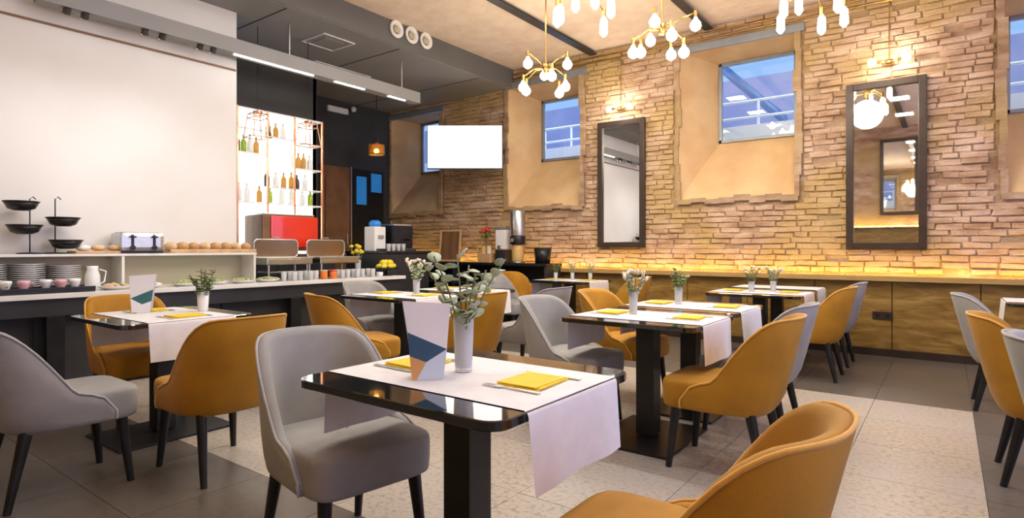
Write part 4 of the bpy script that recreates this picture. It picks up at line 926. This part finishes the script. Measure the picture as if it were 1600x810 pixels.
# black service bar at the end
t = thing('service_bar', 'black service bar block beyond the end of the buffet', 'counter', (-6.45, 5.72, 0))
MB().box((0, 0, 0.55), (0.85, 0.80, 1.10), 0.006).build('body', M['black_body'], t); MB().box((0, 0, 1.115), (0.9, 0.85, 0.03), 0.004).build('worktop', M['black_metal'], t)
t = thing('water_dispenser', 'white water dispenser with a blue glowing top', 'dispenser', (-6.42, 5.46, 1.13))
MB().box((0, 0, 0.17), (0.22, 0.20, 0.34), 0.02).build('body', M['white'], t); MB().lathe([(0.07, 0.34), (0.085, 0.36), (0.085, 0.40), (0.05, 0.43)], (0, 0, 0), 16).build('tank', M['blue_emit'], t)
MB().box((0.115, 0, 0.20), (0.03, 0.10, 0.05), 0.006).build('tap', M['steel'], t); MB().box((0.13, 0, 0.02), (0.08, 0.14, 0.03), 0.004).build('drip_tray', M['dark_metal'], t)
t = thing('espresso_machine', 'black boxy espresso machine beside the white water dispenser', 'coffee machine', (-6.38, 5.80, 1.13))
MB().box((0, 0, 0.20), (0.34, 0.36, 0.32), 0.015).build('body', M['black_metal'], t); MB().box((0.05, 0, 0.02), (0.4, 0.34, 0.04), 0.006).build('drip_tray', M['dark_metal'], t)
MB().box((0.0, 0, 0.37), (0.30, 0.34, 0.02), 0.004).build('cup_rail', M['steel'], t); MB().tube((0.17, 0.05, 0.16), (0.26, 0.05, 0.16), 0.014, n=8).build('portafilter', M['black_metal'], t)
for k in range(4):
    o = link('drinking_glass', gm, None, (-6.12, 5.44 + k * .09, 1.1305)); tag(o, 'upturned glass lined up before the espresso machine', 'glass', 'glasses on the service bar')
# coffee sideboard along the brick wall
t = thing('coffee_sideboard', 'dark sideboard with coffee machines along the brick wall', 'sideboard', (-5.95, 7.25, 0))
MB().box((0, 0, 0.925), (2.70, 0.44, 0.04), 0.004).build('worktop', M['black_metal'], t)
MB().box((0, 0.19, 0.46), (2.66, 0.03, 0.88)).build('back_panel', M['black_body'], t)
for zz in (0.10, 0.62): MB().box((0, 0, zz), (2.66, 0.40, 0.025)).build('shelf_board', M['black_body'], t)
for xx in (-1.33, -.44, .44, 1.33): MB().box((xx, 0, 0.455), (0.03, 0.42, 0.90)).build('upright', M['black_body'], t)
for k in range(8):
    o = link('drinking_glass', gm, None, (-5.62 + k * .085, 7.13, 0.633)); tag(o, 'clear glass in the row under the coffee sideboard top', 'glass', 'glasses inside the sideboard')
SB = 0.945
t = thing('menu_board', 'wood-framed brown notice board leaning on the coffee sideboard', 'board', (-6.72, 7.30, SB)); t.rotation_euler = (R(-9), 0, R(14))
f = MB()
for xx in (-.185, .185): f.box((xx, 0, .27), (.03, .03, .54), .004)
for zz in (.015, .525): f.box((0, 0, zz), (.34, .028, .03), .004)
f.build('frame', M['copper_wood'] if 'copper_wood' in M else M['board_wood'], t); MB().box((0, 0.004, .27), (.345, .012, .485)).build('panel', M['door_wood'], t)
t = thing('milk_dispenser', 'square white and steel milk dispenser by the tall steel one', 'dispenser', (-5.52, 7.26, SB))
MB().box((0, 0, 0.10), (0.20, 0.22, 0.20), 0.01).build('base', M['dark_metal'], t); MB().box((0, 0, 0.36), (0.19, 0.21, 0.30), 0.012).build('tank', M['white'], t)
MB().box((0, 0, 0.535), (0.20, 0.22, 0.05), 0.01).build('lid', M['steel'], t); MB().box((0, -0.125, 0.24), (0.05, 0.04, 0.06), 0.008).build('tap', M['steel'], t)
t = thing('cereal_dispenser', 'tall steel cylinder dispenser with a yellow filled lower jar', 'dispenser', (-5.25, 7.24, SB))
MB().lathe([(0.11, 0), (0.11, 0.02), (0.06, 0.03)], (0, 0, 0), 20).build('foot', M['steel'], t); MB().lathe([(0.085, 0.03), (0.09, 0.05), (0.09, 0.27), (0.085, 0.28)], (0, 0, 0), 20).build('jar', M['jar_yellow'], t)
MB().lathe([(0.115, 0.28), (0.12, 0.29), (0.12, 0.40), (0.115, 0.41)], (0, 0, 0), 20).build('collar', M['black_metal'], t); MB().lathe([(0.11, 0.41), (0.112, 0.42), (0.112, 0.78), (0.10, 0.80), (0.04, 0.81)], (0, 0, 0), 24).build('cylinder', M['steel'], t)
MB().tube((0, -0.12, 0.345), (0, -0.15, 0.345), 0.03, n=12).build('knob', M['steel'], t)
t = thing('waste_bin', 'small black open bin at the end of the coffee sideboard', 'bin', (-4.80, 7.25, SB)); MB().lathe([(0.11, 0), (0.13, 0.22), (0.12, 0.22), (0.10, 0.01)], (0, 0, 0), 20).build('bin_body', M['black_metal'], t)
MB().lathe([(0.128, 0.215), (0.135, 0.22), (0.135, 0.235), (0.118, 0.235)], (0, 0, 0), 20).build('rim', M['dark_metal'], t)
t = thing('wooden_crate', 'small wooden box with amber jars by the red flowers', 'box', (-5.84, 7.24, SB)); MB().box((0, 0, 0.07), (0.24, 0.2, 0.14), 0.006).build('crate_body', M['board_wood'], t)
for dx in (-.06, .05): MB().tube((dx, -.02, .14), (dx, -.02, .26), 0.04, n=14).build('jar', M['jar_yellow'] if dx < 0 else M['cream_box'], t)
vase(-5.97, 7.36, SB, 0.04, 0.22, 'tall glass vase of red flowers on the coffee sideboard')
t = thing('flower_bouquet', 'red flowers with green leaves on the coffee sideboard', 'flowers', (-5.97, 7.36, SB + .012))
m = MB(); st_ = MB(); lv = MB()
for k in range(9):
    a = rr.uniform(0, 6.3); q = rr.uniform(.01, .09); e = Vector((q * math.cos(a), q * math.sin(a) * .6, rr.uniform(.46, .58))); st_.path([(0, 0, 0.01), e * .55, e], 0.003, 5); m.ball(e, 0.032, 8, 5, (1, 1, .8), jit=.2); lv.ball(e * .84, 0.028, 6, 4, (1.3, .7, .6), jit=.2)
st_.build('stem', M['stem'], t); m.build('blossom', M['red_flower'], t); stuff(lv.build('foliage', M['leaf_dark'], t))
t = thing('fruit_bowl', 'pale wooden bowl next to the leaning notice board', 'bowl', (-7.02, 7.22, SB)); MB().lathe([(0.06, 0), (0.08, 0.01), (0.16, 0.08), (0.152, 0.083), (0.07, 0.02)], (0, 0, 0), 24).build('bowl_body', M['cream_box'], t)
